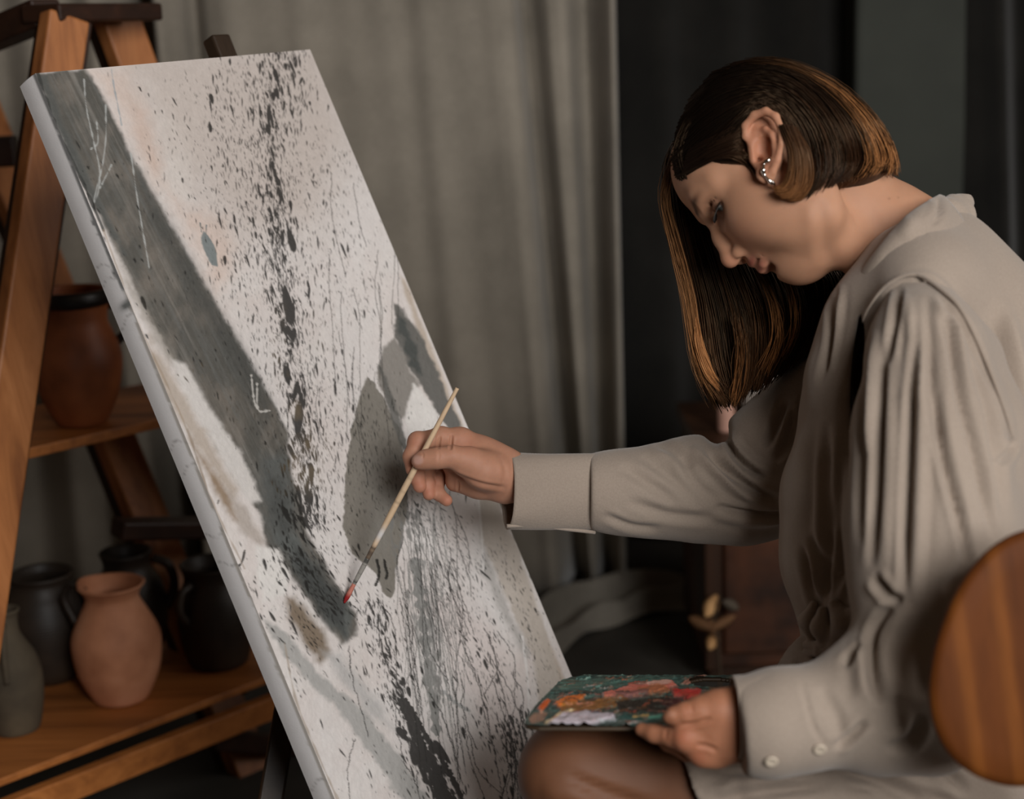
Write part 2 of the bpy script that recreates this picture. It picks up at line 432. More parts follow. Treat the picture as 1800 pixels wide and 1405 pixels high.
curtain('curtain', 'wide grey linen curtain hanging behind the canvas and the painting arm', [
    (302, 312, -.10), (318, 328, .03), (345, 352, .0), (372, 380, -.09), (405, 415, -.01), (450, 462, .022), (510, 525, .018), (560, 580, .026), (620, 640, .02), (680, 705, .028),
    (735, 765, .024), (785, 815, .042), (840, 878, .028), (890, 930, .036), (922, 968, .035), (940, 996, -.08), (958, 1010, -.07), (985, 1026, .01), (1012, 1042, .0), (1040, 1060, -.08), (1062, 1072, -.05),
    (1085, 1086, .05), (1098, 1098, .03), (1102, 1104, -.06)], m_linen, 3.34, nx=640, seed=5)
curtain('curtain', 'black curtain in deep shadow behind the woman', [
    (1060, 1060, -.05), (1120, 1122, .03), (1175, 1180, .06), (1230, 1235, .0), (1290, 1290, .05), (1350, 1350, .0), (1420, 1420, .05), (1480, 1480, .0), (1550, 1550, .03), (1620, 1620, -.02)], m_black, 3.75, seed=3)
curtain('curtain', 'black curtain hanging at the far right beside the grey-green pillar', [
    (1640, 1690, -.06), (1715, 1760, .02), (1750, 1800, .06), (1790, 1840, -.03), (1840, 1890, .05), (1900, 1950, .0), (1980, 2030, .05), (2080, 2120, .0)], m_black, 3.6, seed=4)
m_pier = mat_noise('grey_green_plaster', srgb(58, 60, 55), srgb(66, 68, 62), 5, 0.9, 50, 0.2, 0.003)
a0, a1 = px_x(1494, 3.55), px_x(1688, 3.55)
pl = at(1503, 200, 3.55); pr = at(1700, 200, 3.55)
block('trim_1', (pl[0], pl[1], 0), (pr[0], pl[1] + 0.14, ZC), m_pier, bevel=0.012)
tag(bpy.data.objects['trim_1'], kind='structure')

# ------------------------------------------------------------------ cloth lying on the floor behind the canvas
m_drop = mat_cloth('pale_dust_sheet', srgb(120, 114, 104), srgb(148, 141, 130), 400)
def floor_cloth():
    A, Bp = floor_at(930, 1150), floor_at(1185, 1030)
    ax = (Bp - A); L = np.linalg.norm(ax); ax /= L; nr = np.array([-ax[1], ax[0], 0])
    nu, nv = 120, 70; V = np.zeros((nu, nv, 3))
    rng = np.random.default_rng(3)
    for i in range(nu):
        t = i / (nu - 1)
        for j in range(nv):
            q = j / (nv - 1) * 2 - 1
            wd = 0.115 * (0.55 + 0.6 * t) * (1 - 0.5 * max(0, t - .8) / .2)
            h = 0.055 * np.exp(-((q + .55 + .15 * np.sin(5 * t)) / .2) ** 2) + 0.075 * (0.4 + t) * np.exp(-((q - .1 - .25 * np.sin(3.1 * t + .6)) / .17) ** 2) + 0.05 * np.exp(-((q - .7 + .2 * np.sin(4 * t)) / .16) ** 2)
            h *= .75 * np.sin(np.pi * min(1, max(0, t * 0.94 + 0.05))) ** 0.4 * (1 - abs(q) ** 4)
            V[i, j] = A + ax * (t * L * 1.0) + nr * (q * wd + 0.05 * np.sin(4 * t)) + np.array([0, 0, 0.006 + h + .006 * np.sin(17 * t + 9 * q)])
    idx = np.arange(nu * nv).reshape(nu, nv)
    Q = np.stack([idx[:-1, :-1], idx[1:, :-1], idx[1:, 1:], idx[:-1, 1:]], -1).reshape(-1, 4)
    o = mesh_obj('dust_sheet', V.reshape(-1, 3), Q, m_drop)
    tag(o, 'crumpled pale cloth lying on the dark floor below the curtain', 'cloth')
floor_cloth()

# ------------------------------------------------------------------ brown cabinet with things on it
m_cab = mat_noise('reddish_brown_leather', srgb(24, 15, 10), srgb(84, 48, 28), 9, 0.55, 30, 0.3, 0.004)
m_cab2 = mat_wood('cabinet_wood', srgb(44, 28, 17), srgb(62, 38, 22), srgb(74, 46, 26), 2, rough=0.5)
cl = floor_at(1240, 1205); cl = np.array([cl[0], cl[1], 0])
CT = 0.0
for zz in np.linspace(.3, 1.2, 400):     # the height whose front edge shows at row 783
    q = proj(w2c(np.array([[cl[0], cl[1], zz]])))[0]
    if q[1] > 783: CT = zz
cab = thing('cabinet', 'reddish-brown cabinet standing on the floor behind the woman, below her painting arm', 'cabinet', cl)
x0, y0 = cl[0], cl[1]; CW, CD = 0.46, 0.36
block('body', (x0, y0 + 0.008, 0.03), (x0 + CW, y0 + CD, CT - 0.03), m_cab, cab, 0.006)
block('top', (x0 - 0.012, y0 - 0.012, CT - 0.03), (x0 + CW + 0.012, y0 + CD, CT), m_cab2, cab, 0.005)
block('plinth', (x0 + 0.01, y0 + 0.02, 0), (x0 + CW - 0.01, y0 + CD - 0.01, 0.03), m_cab2, cab, 0.002)
for xa in (x0, x0 + CW - 0.03): block('stile', (xa, y0 - 0.004, 0.03), (xa + 0.03, y0 + 0.012, CT - 0.03), m_cab2, cab, 0.003)
for xa in (x0 + 0.035, x0 + CW / 2 + 0.004):
    d = block('door', (xa, y0 - 0.003, 0.06), (xa + CW / 2 - 0.04, y0 + 0.012, CT - 0.06), m_cab, cab, 0.006)
    V_, F_ = lathe([(0.002, 0), (0.006, 0.004), (0.006, 0.01), (0.010, 0.014), (0.010, 0.02), (0.003, 0.024)], 16)
    V_ = V_[:, [0, 2, 1]] * [1, -1, 1] + [xa + (0.16 if xa < x0 + .1 else 0.02), y0 - 0.003, CT * 0.55]
    mesh_obj('knob', V_, F_, m_cab2, d)
# pale things on the cabinet top
m_pinkw = mat_noise('pink_glaze', srgb(196, 150, 132), srgb(214, 168, 150), 10, 0.45)
m_whitew = mat_noise('chalky_white', srgb(170, 158, 148), srgb(190, 180, 170), 10, 0.6)
def lathe_obj(name, prof, c, m, parent=None, seg=40):
    V, Fq = lathe(prof, seg); return mesh_obj(name, V + np.array(c), Fq, m, parent, origin=None if parent is None else np.array(c))
b_ = floor_at(1270, 800, CT); b_ = np.array([x0 + 0.055, y0 + 0.10, CT])
qd = w2c(b_[None])[0]; sc_ = qd[2] / F
pb = lathe_obj('bottle', [(0.001, 0), (14 * sc_, 0.001), (15 * sc_, 0.006), (15 * sc_, 48 * sc_), (13 * sc_, 56 * sc_), (10 * sc_, 62 * sc_), (10 * sc_, 70 * sc_), (7.5 * sc_, 70 * sc_), (7.5 * sc_, 58 * sc_), (12 * sc_, 48 * sc_), (12 * sc_, 8 * sc_), (0.001, 7 * sc_)], b_, m_pinkw)
tag(pb, 'small pale pink bottle on the left end of the brown cabinet', 'bottle')
b2 = np.array([x0 + 0.135, y0 + 0.22, CT]); sc2 = w2c(b2[None])[0][2] / F
bw = lathe_obj('bowl', [(0.001, 0), (22 * sc2, 0.001), (24 * sc2, 0.006), (38 * sc2, 40 * sc2), (50 * sc2, 92 * sc2), (51 * sc2, 98 * sc2), (48 * sc2, 98 * sc2), (46 * sc2, 90 * sc2), (34 * sc2, 42 * sc2), (20 * sc2, 12 * sc2), (0.001, 10 * sc2)], b2, m_whitew)
tag(bw, 'off-white bowl on the brown cabinet, half hidden by the sleeve', 'bowl')
b3 = np.array([x0 + 0.31, y0 + 0.2, CT]); sc3 = w2c(b3[None])[0][2] / F
vs = lathe_obj('vase', [(0.001, 0), (34 * sc3, 0.001), (44 * sc3, 30 * sc3), (48 * sc3, 80 * sc3), (38 * sc3, 125 * sc3), (18 * sc3, 160 * sc3), (15 * sc3, 185 * sc3), (19 * sc3, 196 * sc3), (16 * sc3, 197 * sc3), (12 * sc3, 182 * sc3), (14 * sc3, 160 * sc3), (34 * sc3, 122 * sc3), (43 * sc3, 80 * sc3), (30 * sc3, 12 * sc3), (0.001, 10 * sc3)], b3, m_pinkw)
tag(vs, 'slim pale pink vase on the cabinet, only its lip showing past the sleeve', 'vase')
# dried sprig standing in front of the cabinet corner
m_leaf = mat_noise('dry_tan_leaf', srgb(176, 130, 84), srgb(214, 168, 116), 20, 0.8)
m_leaf2 = mat_noise('dull_brown_leaf', srgb(96, 66, 42), srgb(124, 88, 58), 20, 0.8)
m_leaf3 = mat_noise('grey_leaf', srgb(74, 66, 56), srgb(92, 82, 70), 20, 0.8)
m_stem = mat_noise('dry_stem', srgb(58, 46, 34), srgb(78, 62, 46), 20, 0.8)
sd = w2c(np.array([[x0, y0 - 0.06, 0.2]]))[0][2]
sprig = thing('dried_sprig', 'dried sprig of tan leaves standing on the floor against the brown cabinet corner', 'plant', at(1262, 1205, sd) * [1, 1, 0])
stem = spline(np.array([origin_of(sprig), at(1266, 1185, sd), at(1262, 1130, sd), at(1256, 1085, sd), at(1266, 1045, sd)]), 16)
V_, F_ = tube(stem, np.linspace(0.003, 0.0015, 16), 6); mesh_obj('stem', V_, F_, m_stem, sprig)
def leaf(px, py, lpx, wpx, ang, m, tilt):
    nu, nv = 9, 5; ca, sa = math.cos(ang), math.sin(ang); V = []
    for i in range(nu):
        t = i / (nu - 1); w = wpx * math.sin(math.pi * t) ** 0.7 / 2 + 0.3
        for j in range(nv):
            q = j / (nv - 1) * 2 - 1; a_, b_ = (t - .5) * lpx, q * w
            V.append(at(px + a_ * ca - b_ * sa, py + a_ * sa + b_ * ca, sd + 0.012 * (q * q) + tilt * (t - .5)))
    idx = np.arange(nu * nv).reshape(nu, nv); Q = np.stack([idx[:-1, :-1], idx[1:, :-1], idx[1:, 1:], idx[:-1, 1:]], -1).reshape(-1, 4)
    o = mesh_obj('leaf', np.array(V), Q, m, sprig); md = o.modifiers.new('t', 'SOLIDIFY'); md.thickness = 0.002
leaf(1250, 1066, 42, 24, -1.1, m_leaf, .03); leaf(1252, 1128, 30, 20, -1.2, m_leaf, .03)
leaf(1230, 1096, 42, 22, 0.5, m_leaf2, -.02); leaf(1270, 1095, 48, 18, -0.5, m_leaf2, .02); leaf(1252, 1104, 30, 20, 1.3, m_leaf2, .0); leaf(1284, 1064, 30, 18, .5, m_leaf3, .02)

# ------------------------------------------------------------------ wooden shelf ladder
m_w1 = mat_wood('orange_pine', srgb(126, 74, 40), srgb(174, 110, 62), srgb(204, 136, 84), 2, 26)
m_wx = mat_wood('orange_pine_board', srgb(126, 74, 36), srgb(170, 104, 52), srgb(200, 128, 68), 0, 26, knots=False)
m_wd = mat_wood('dark_and_shaded_wood', srgb(34, 20, 13), srgb(48, 28, 18), srgb(62, 36, 22), 0, 20, knots=False)  # dark rungs and braces; also the shade put on the posts' sides
ZL, ZM = 0.20, 0.65
La, Lb = floor_at(0, 1370, ZL), floor_at(470, 1190, ZL)
sdir = (Lb - La); sdir /= np.linalg.norm(sdir); sback = np.array([-sdir[1], sdir[0], 0])
Ma, Mb = floor_at(50, 795, ZM), floor_at(275, 740, ZM)
lad = thing('shelf_ladder', 'A-frame wooden ladder shelf with orange-brown posts and two boards of clay pots', 'shelf', (La + Lb) / 2 * [1, 1, 0] + sback * 0.15)
def board(name, p, l0, l1, depth, th, m, up=0.0):
    a = p - sdir * l0; b = p + sdir * l1; c = [a, b, b + sback * depth, a + sback * depth]
    bm = bmesh.new(); vs = [bm.verts.new(q + np.array([0, 0, -th])) for q in c] + [bm.verts.new(q) for q in c]
    for f in ((3, 2, 1, 0), (4, 5, 6, 7), (0, 1, 5, 4), (1, 2, 6, 5), (2, 3, 7, 6), (3, 0, 4, 7)): bm.faces.new([vs[i] for i in f])
    return bm_obj(name, bm, m, lad, False, bevel=0.002)
board('shelf_board', La, 0.5, np.linalg.norm(Lb - La) + 0.22, 0.34, 0.012, m_wx)
board('shelf_board', Ma + sback * .02, 0.0, np.linalg.norm(Mb - Ma) + 0.25, 0.25, 0.016, m_wx)
Rz = La + np.array([0, 0, -0.036])
board('front_rail', Rz - sback * 0.006, 0.5, np.linalg.norm(Lb - La) + 0.2, 0.02, 0.040, m_wx)
for px, py in ((353, 1245), (428, 1215)):
    V_, F_ = lathe([(0.001, 0), (0.007, 0), (0.007, 0.03), (0.001, 0.03)], 12)
    q = floor_at(px, py, ZL - 0.024); mesh_obj('bolt', V_[:, [0, 2, 1]] + q, F_, m_wd, lad)
def pbeam(name, a, b, w, t, m, wv=None, w2=None, par=None):
    return beam(name, at(*a), at(*b), sdir if wv is None else wv, None, w, t, m, par or lad, 0.004, w2)
ppm = lambda d: d / F
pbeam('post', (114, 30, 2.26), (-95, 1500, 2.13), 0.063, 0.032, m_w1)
pbeam('post', (114, 33, 2.28), (-104, 1500, 2.16), 0.061, 0.055, m_wd)  # dark twin beam: the post's shaded side face put in as darker wood
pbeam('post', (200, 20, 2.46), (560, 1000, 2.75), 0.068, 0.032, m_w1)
pbeam('post', (188, 20, 2.49), (545, 1000, 2.78), 0.066, 0.05, m_wd)  # shaded side of the second post, again as a darker beam
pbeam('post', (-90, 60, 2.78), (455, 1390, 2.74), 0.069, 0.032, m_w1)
pbeam('post', (-100, 60, 2.80), (444, 1390, 2.76), 0.069, 0.05, m_wd)  # shaded side of the rear post, as a darker beam
pbeam('rung', (205, 930, 2.56), (560, 925, 2.80), 0.03, 0.05, m_wd, wv=(0, 0, 1))
pbeam('rung', (372, 1300, 2.62), (560, 1314, 2.85), 0.034, 0.03, m_wd, wv=(0, 0, 1))
pbeam('rung', (-60, 270, 2.62), (30, 265, 2.62), 0.05, 0.03, m_wd, wv=(0, 0, 1))
# crossbar over the two posts and the dark brace running off to the left
pbeam('crossbar', (70, 24, 2.25), (254, 22, 2.43), 0.026, 0.075, m_wd, wv=(0, 0, 1))
pbeam('brace', (84, 22, 2.28), (-150, 118, 2.52), 0.040, 0.05, m_wd, wv=(0, 0, 1))

# ------------------------------------------------------------------ clay pots
def mat_clay(name, c1, c2, c3, rough, spec):
    nt = NT(name); v = coords(nt)
    a = nt.n('ShaderNodeTexNoise', Scale=14, Detail=6); nt.l(v, a.inputs[0])
    nt.l(ramp(nt, a.outputs[0], [(0.3, c1), (0.55, c2), (0.75, c3)]), nt.b.inputs['Base Color'])
    nt.b.inputs['Roughness'].default_value = rough; nt.b.inputs['Specular IOR Level'].default_value = spec
    w = nt.n('ShaderNodeTexWave', Scale=60, Distortion=1.5); w.bands_direction = 'Z'; nt.l(v, w.inputs[0]); bump(nt, w.outputs[0], 0.15, 0.002)
    return nt.m
m_terra = mat_clay('terracotta', srgb(172, 112, 80), srgb(204, 140, 104), srgb(220, 160, 126), 0.62, 0.35)
m_terra2 = mat_clay('brown_terracotta', srgb(112, 60, 34), srgb(150, 84, 48), srgb(170, 100, 58), 0.5, 0.4)
m_dark = mat_clay('smoked_clay', srgb(34, 28, 23), srgb(52, 42, 34), srgb(66, 54, 42), 0.5, 0.45)
m_grey = mat_clay('grey_brown_clay', srgb(66, 58, 48), srgb(84, 74, 60), srgb(100, 88, 70), 0.8, 0.2)
m_rim = mat_clay('black_glaze', srgb(22, 18, 15), srgb(30, 24, 20), srgb(38, 30, 25), 0.4, 0.5)
def pot(name, label, px, py, z, prof, m, handle=None, rimband=None, mh=None, spout=False):
    """prof rows: (half width px, px above the base); the wall is given a thickness"""
    c = floor_at(px, py, z); s = w2c(c[None])[0][2] / F
    p = np.array(prof, float) * s; p = np.vstack([[0.001, 0], spline(p, 40)])
    th = 0.006; inner = p[:0:-1] * [1, 1] - [th, 0]; inner[:, 0] = np.maximum(inner[:, 0], 0.001); inner[:, 1] = np.maximum(inner[:, 1], 0.008)
    full = np.vstack([p, [[p[-1, 0] - th / 2, p[-1, 1] + 0.002]], inner, [[0.001, 0.008]]])
    root = thing(name, label, 'pot' if 'jug' not in name else 'jug', c, 'clay pots on the shelf ladder')
    V, Fq = lathe(full, 56)
    if spout:
        zt = p[-1, 1]; a_ = np.arctan2(V[:, 1], V[:, 0]); wgt = np.clip((V[:, 2] - zt * 0.85) / (zt * 0.15), 0, 1) * np.exp(-((a_ - 2.6) / 0.5) ** 2)
        V[:, 0] += np.cos(2.6) * 0.012 * wgt; V[:, 1] += np.sin(2.6) * 0.012 * wgt
    mesh_obj('body', V + c, Fq, m, root)
    if rimband:
        r0, za, zb = rimband; V, Fq = lathe(np.array([(r0 * s - .004, za * s), (r0 * s, za * s + .001), (r0 * s + .002, (za + zb) / 2 * s), (r0 * s, zb * s), (r0 * s - 0.004, zb * s)]), 56)
        mesh_obj('rim', V + c, Fq[:-2], m_rim, root)
    if handle:
        pts = np.array([(a, b, 0) for a, b in handle['pts']], float) * s
        cr, sr = math.cos(handle['ang']), math.sin(handle['ang'])
        pts = np.stack([pts[:, 0] * cr, pts[:, 0] * sr, pts[:, 1]], 1) + c
        V, Fq = tube(spline(pts, 24), handle['r'] * s, 10); mesh_obj('handle', V, Fq, mh or m, root)
    return root
pot('clay_pot', 'round brown terracotta pot with a black glazed rim, alone on the upper board', 146, 744, ZM,
    [(38, 0), (46, 8), (66, 50), (77, 100), (76, 130), (66, 160), (59, 180), (60, 200), (63, 216), (63, 236)], m_terra2, rimband=(64, 210, 238),
    handle={'pts': [(62, 205), (92, 195), (96, 160), (70, 135)], 'ang': 0.5, 'r': 8}, mh=m_rim)
pot('clay_pot', 'large dark two-eared clay pot at the back left of the lower board', 92, 1190, ZL,
    [(44, 0), (60, 20), (72, 70), (74, 110), (66, 145), (56, 165), (52, 180), (56, 192)], m_dark,
    handle={'pts': [(56, 172), (78, 176), (88, 160), (72, 128)], 'ang': -0.1, 'r': 7})
pot('clay_jug', 'lit reddish terracotta jug at the front middle of the lower board', 214, 1228, ZL,
    [(40, 0), (50, 8), (70, 52), (77, 98), (74, 126), (58, 160), (48, 180), (46, 192), (53, 206), (58, 212)], m_terra,
    handle={'pts': [(50, 196), (78, 208), (92, 180), (74, 135)], 'ang': 2.9, 'r': 7}, mh=m_dark, spout=True)
pot('clay_jug', 'dark jug with a looped handle standing behind the terracotta jug', 238, 1160, ZL,
    [(36, 0), (44, 8), (60, 60), (64, 105), (58, 140), (44, 165), (40, 180), (46, 200)], m_dark,
    handle={'pts': [(44, 186), (72, 170), (78, 130), (62, 95)], 'ang': 0.1, 'r': 8})
pot('clay_pot', 'dark squat clay pot at the right end of the lower board beside the canvas', 386, 1166, ZL,
    [(42, 0), (52, 8), (62, 50), (66, 90), (62, 125), (52, 150), (50, 165), (56, 185)], m_dark,
    handle={'pts': [(52, 160), (74, 150), (80, 120), (64, 95)], 'ang': -2.2, 'r': 7})
pot('clay_jug', 'small grey-brown narrow-necked jug at the front left edge of the lower board', 30, 1282, ZL,
    [(34, 0), (42, 8), (52, 60), (53, 100), (46, 135), (30, 165), (22, 185), (22, 210), (27, 222)], m_grey,
    handle={'pts': [(22, 200), (36, 196), (50, 150), (50, 105)], 'ang': -1.4, 'r': 6})
# ------------------------------------------------------------------ the painting
def vnoise(x, y, seed):
    rng = np.random.default_rng(seed); T = rng.random((256, 256)).astype(np.float32)
    xi, yi = np.floor(x).astype(int), np.floor(y).astype(int); fx, fy = x - xi, y - yi
    fx = fx * fx * (3 - 2 * fx); fy = fy * fy * (3 - 2 * fy); g = lambda i, j: T[i % 256, j % 256]
    return (g(xi, yi) * (1 - fx) + g(xi + 1, yi) * fx) * (1 - fy) + (g(xi, yi + 1) * (1 - fx) + g(xi + 1, yi + 1) * fx) * fy
def fbm(x, y, seed, octv=4):
    s, a, t = 0, 1.0, 0
    for o in range(octv): s = s + a * vnoise(x * 2 ** o, y * 2 ** o, seed + o); t += a; a *= 0.55
    return s / t
def inside(P, poly):
    poly = np.asarray(poly, float); c = np.zeros(len(P), bool); j = len(poly) - 1
    for i in range(len(poly)):
        a, b = poly[i], poly[j]
        if a[1] != b[1]:
            m = ((a[1] > P[:, 1]) != (b[1] > P[:, 1])) & (P[:, 0] < (b[0] - a[0]) * (P[:, 1] - a[1]) / (b[1] - a[1]) + a[0]); c ^= m
        j = i
    return c
def sdist(P, poly):
    d, _, _ = seg_dist(P, np.vstack([poly, poly[:1]])); return np.where(inside(P, poly), -d, d)
S8 = lambda r, g, b: np.array(srgb(r, g, b)[:3], np.float32)
class Paint:
    """a picture surface sampled at points given by two plain coordinates"""
    def __init__(s, P, base):
        s.P = P; s.c = np.tile(base, (len(P), 1)).astype(np.float32); s.h = np.zeros(len(P), np.float32)
    def mix(s, w, col, hgt=0.0):
        w = np.clip(w, 0, 1).astype(np.float32); s.c += (col - s.c) * w[:, None]; s.h += (hgt - s.h) * w if hgt else 0
    def poly(s, poly, col, soft=4.0, op=1.0, wob=6.0, hgt=0.0, seed=1, sc=18.0, smooth=True):
        poly = np.array(poly, float)
        lo, hi = poly.min(0) - soft * 3 - wob * 2, poly.max(0) + soft * 3 + wob * 2
        m = np.where(((s.P > lo) & (s.P < hi)).all(1))[0]
        if not len(m): return
        q = s.P[m]; d = sdist(q, poly) + wob * (fbm(q[:, 0] / sc, q[:, 1] / sc, seed) - 0.5) * 2
        w = np.clip(0.5 - d / (2 * soft), 0, 1) * op; w = w * w * (3 - 2 * w)
        s.c[m] += (col - s.c[m]) * w[:, None].astype(np.float32)
        if hgt: s.h[m] = np.maximum(s.h[m], hgt * w)
    def line(s, pts, wd, col, op=1.0, soft=0.8, hgt=0.0, vary=0.4, seed=1, smooth=True):
        pts = np.array(pts, float); pts = spline(pts, 6 * len(pts)) if smooth and len(pts) > 2 else pts
        lo, hi = pts.min(0) - wd * 2 - 4, pts.max(0) + wd * 2 + 4
        m = np.where(((s.P > lo) & (s.P < hi)).all(1))[0]
        if not len(m): return
        q = s.P[m]; d, t, _ = seg_dist(q, pts); w_ = wd * (1 - vary + vary * 2 * vnoise(t * len(pts) * .8, t * 0 + seed * .37, seed))
        w = np.clip((w_ - d) / soft, 0, 1) * op
        s.c[m] += (col - s.c[m]) * w[:, None].astype(np.float32)
        if hgt: s.h[m] = np.maximum(s.h[m], hgt * w)
class Drops:
    """spatter laid down in a fine raster over the picture, then read back at the surface points"""
    def __init__(s, x0, y0, x1, y1):
        s.x0, s.y0 = x0, y0; s.w, s.hh = int(x1 - x0), int(y1 - y0); s.a = np.zeros((s.hh, s.w), np.float32)
    def drop(s, x, y, ln, wd, ang, rng):
        r = int(max(ln, wd) * 1.2) + 2; xi, yi = int(x - s.x0), int(y - s.y0)
        if xi < r or yi < r or xi >= s.w - r or yi >= s.hh - r: return
        yy, xx = np.mgrid[-r:r + 1, -r:r + 1].astype(np.float32); xx -= (x - s.x0 - xi); yy -= (y - s.y0 - yi)
        c, sn = math.cos(ang), math.sin(ang); u = xx * c + yy * sn; v = -xx * sn + yy * c
        v = v + rng.normal(0, .12) * wd * np.sin(u / max(ln, 1) * 3)
        k = wd * (1 - 0.35 * u / ln * (1 if rng.random() < .8 else -1)); d = np.sqrt((u / ln) ** 2 + (v / np.maximum(k, .3)) ** 2)
        m = np.clip((1 - d) * min(ln, wd) * 1.3 + 0.5, 0, 1); sl = s.a[yi - r:yi + r + 1, xi - r:xi + r + 1]; np.maximum(sl, m, out=sl)
    def spray(s, path, n, sig, size, rng, big=0.04, ang=None, along=1.0, sigb=None):
        path = spline(np.array(path, float), 200)
        for i in range(n):
            t = rng.random(); k = int(t * 198); p = path[k]; tan = path[k + 1] - path[k]
            s_ = sig * (0.4 if rng.random() < .45 else 1.0)
            x, y = p[0] + rng.normal(0, s_), p[1] + rng.normal(0, s_ * .35)
            sz = size * .40 * rng.lognormal(0, .5); el = rng.uniform(2.5, 8.5)
            if rng.random() < big: sz *= rng.uniform(1.6, 2.8); el = rng.uniform(1.8, 4.5)
            a = math.atan2(tan[1], tan[0]) + rng.normal(0, .16) if ang is None else ang + rng.normal(0, .13)
            s.drop(x, y, sz * el, sz, a, rng)
    def thread(s, pts, wd, rng, wob=2.0):
        p = spline(np.array(pts, float), 120); p[:, 0] += np.cumsum(rng.normal(0, wob * .2, 120)); 
        for i in range(0, 119):
            if rng.random() < .08: continue
            d = p[i + 1] - p[i]; ln = np.hypot(*d) * .75 + .4
            s.drop(p[i, 0], p[i, 1], max(ln, wd), max(.45, wd * rng.uniform(.6, 1.3)), math.atan2(d[1], d[0]), rng)
    def read(s, P):
        x = np.clip(P[:, 0] - s.x0, 0, s.w - 2.01); y = np.clip(P[:, 1] - s.y0, 0, s.hh - 2.01)
        i, j = x.astype(int), y.astype(int); fx, fy = x - i, y - j; a = s.a
        return (a[j, i] * (1 - fx) + a[j, i + 1] * fx) * (1 - fy) + (a[j + 1, i] * (1 - fx) + a[j + 1, i + 1] * fx) * fy

CU = np.array([.6, -.23, .77]); CU /= np.linalg.norm(CU)
CV = np.array([.405, .914, 0.0]); CV -= CU * (CV @ CU); CV /= np.linalg.norm(CV)
CN = -np.cross(CU, CV); CN /= np.linalg.norm(CN)        # front of the picture
CTL = cs(62, 129, 1.72)
def solve_w():
    lo, hi = .2, 1.0
    for _ in range(60):
        m = (lo + hi) / 2; p = CTL + CU * m
        if p[0] / p[2] * F + 900 < 545: lo = m
        else: hi = m
    return lo
CWD = solve_w(); CHT = 1.16; CTH = 0.033
def on_canvas(s, t, off=0.0): return CTL + CU * s + CV * t + CN * off
def build_canvas():
    ns, nt_ = 390, 900
    ss, tt = np.meshgrid(np.linspace(0, CWD, ns), np.linspace(0, CHT, nt_), indexing='xy')
    V = CTL + ss.reshape(-1, 1) * CU + tt.reshape(-1, 1) * CV
    P = proj(V)
    x, y = P[:, 0], P[:, 1]; rng = np.random.default_rng(11)
    pa = Paint(P, S8(216, 210, 207))
    n1 = fbm(x / 90, y / 130, 5); n2 = fbm(x / 30, y / 50, 9); n3 = fbm(x / 7, y / 12, 15)
    pa.mix((n1 - .35) * 1.2, S8(208, 196, 190)); pa.mix((n2 - .5) * 1.2, S8(222, 219, 216))
    # warm pink wash at the upper left
    pa.poly([(150, 120), (230, 115), (262, 200), (290, 300), (330, 360), (400, 380), (420, 460), (380, 520), (330, 420), (262, 300), (205, 200)], S8(210, 186, 172), 24, .6, 14, seed=21)
    pa.poly([(265, 150), (340, 140), (350, 250), (330, 350), (300, 330), (285, 240)], S8(224, 219, 214), 16, .8, 12, seed=22)
    pa.poly([(225, 170), (262, 190), (290, 290), (270, 320), (240, 260)], S8(206, 174, 156), 14, .5, 10, seed=23)
    pa.poly([(160, 60), (600, 40), (640, 260), (560, 420), (420, 430), (300, 330)], S8(192, 181, 174), 70, .8, 20, seed=29)  # pinkish-grey wash, with the dimmer light of the top put into its colour
    # long grey sweep down the left
    band = [(62, 128), (150, 120), (178, 165), (212, 235), (250, 310), (318, 425), (380, 535), (432, 620), (470, 690), (505, 760), (512, 830), (545, 950), (598, 1035), (626, 1080), (624, 1118), (600, 1132), (560, 1082), (512, 1012), (470, 962), (458, 905), (420, 850), (370, 765), (318, 660), (262, 560), (205, 440), (150, 330), (98, 215)]
    pa.poly(band, S8(88, 86, 81), 5, 1, 5, seed=31)
    ins = np.clip(0.5 - sdist(P, np.array(band)) / 8, 0, 1)
    pa.mix(ins * np.clip((n2 - .4) * 2.2, 0, 1) * .5, S8(138, 128, 118))
    st = fbm((x - y * .5) / 9, y / 160, 33)           # brushed streaks along the sweep
    pa.mix(ins * np.clip((st - .52) * 3, 0, 1) * .55, S8(112, 113, 111)); pa.mix(ins * np.clip((.45 - st) * 3, 0, 1) * .4, S8(160, 156, 150))
    pa.poly([(225, 270), (250, 310), (318, 425), (380, 535), (432, 620), (480, 710), (470, 740), (400, 640), (330, 510), (270, 400)], S8(76, 76, 73), 16, .75, 8, seed=34)
    pa.poly([(66, 130), (84, 132), (110, 215), (165, 330), (225, 450), (214, 450), (150, 335), (96, 222)], S8(84, 86, 84), 5, .75, 4, seed=35)
    pa.poly([(200, 420), (235, 500), (300, 610), (350, 700), (335, 700), (280, 620), (215, 500)], S8(150, 143, 134), 9, .6, 6, seed=36)
    pa.poly([(455, 800), (505, 800), (520, 900), (520, 985), (480, 955), (455, 880)], S8(92, 94, 92), 12, .8, 8, seed=37)
    pa.poly([(478, 935), (520, 940), (580, 1030), (622, 1080), (610, 1126), (570, 1090), (520, 1010)], S8(96, 99, 97), 8, .85, 6, seed=38)
    pa.poly([(512, 945), (560, 990), (612, 1060), (604, 1112), (560, 1076), (520, 1012)], S8(56, 58, 57), 10, .6, 12, seed=39)
    pa.poly([(470, 830), (500, 850), (516, 930), (500, 950), (470, 900)], S8(60, 62, 61), 12, .5, 12, seed=40)
    # white and brown streaks below the sweep
    pa.poly([(300, 630), (325, 640), (365, 710), (425, 800), (462, 882), (438, 884), (385, 800), (340, 720), (312, 665)], S8(208, 203, 199), 5, .95, 5, seed=41)
    pa.poly([(262, 590), (300, 650), (350, 740), (420, 860), (408, 880), (360, 810), (300, 720), (262, 640)], S8(172, 158, 144), 9, .7, 8, seed=42)
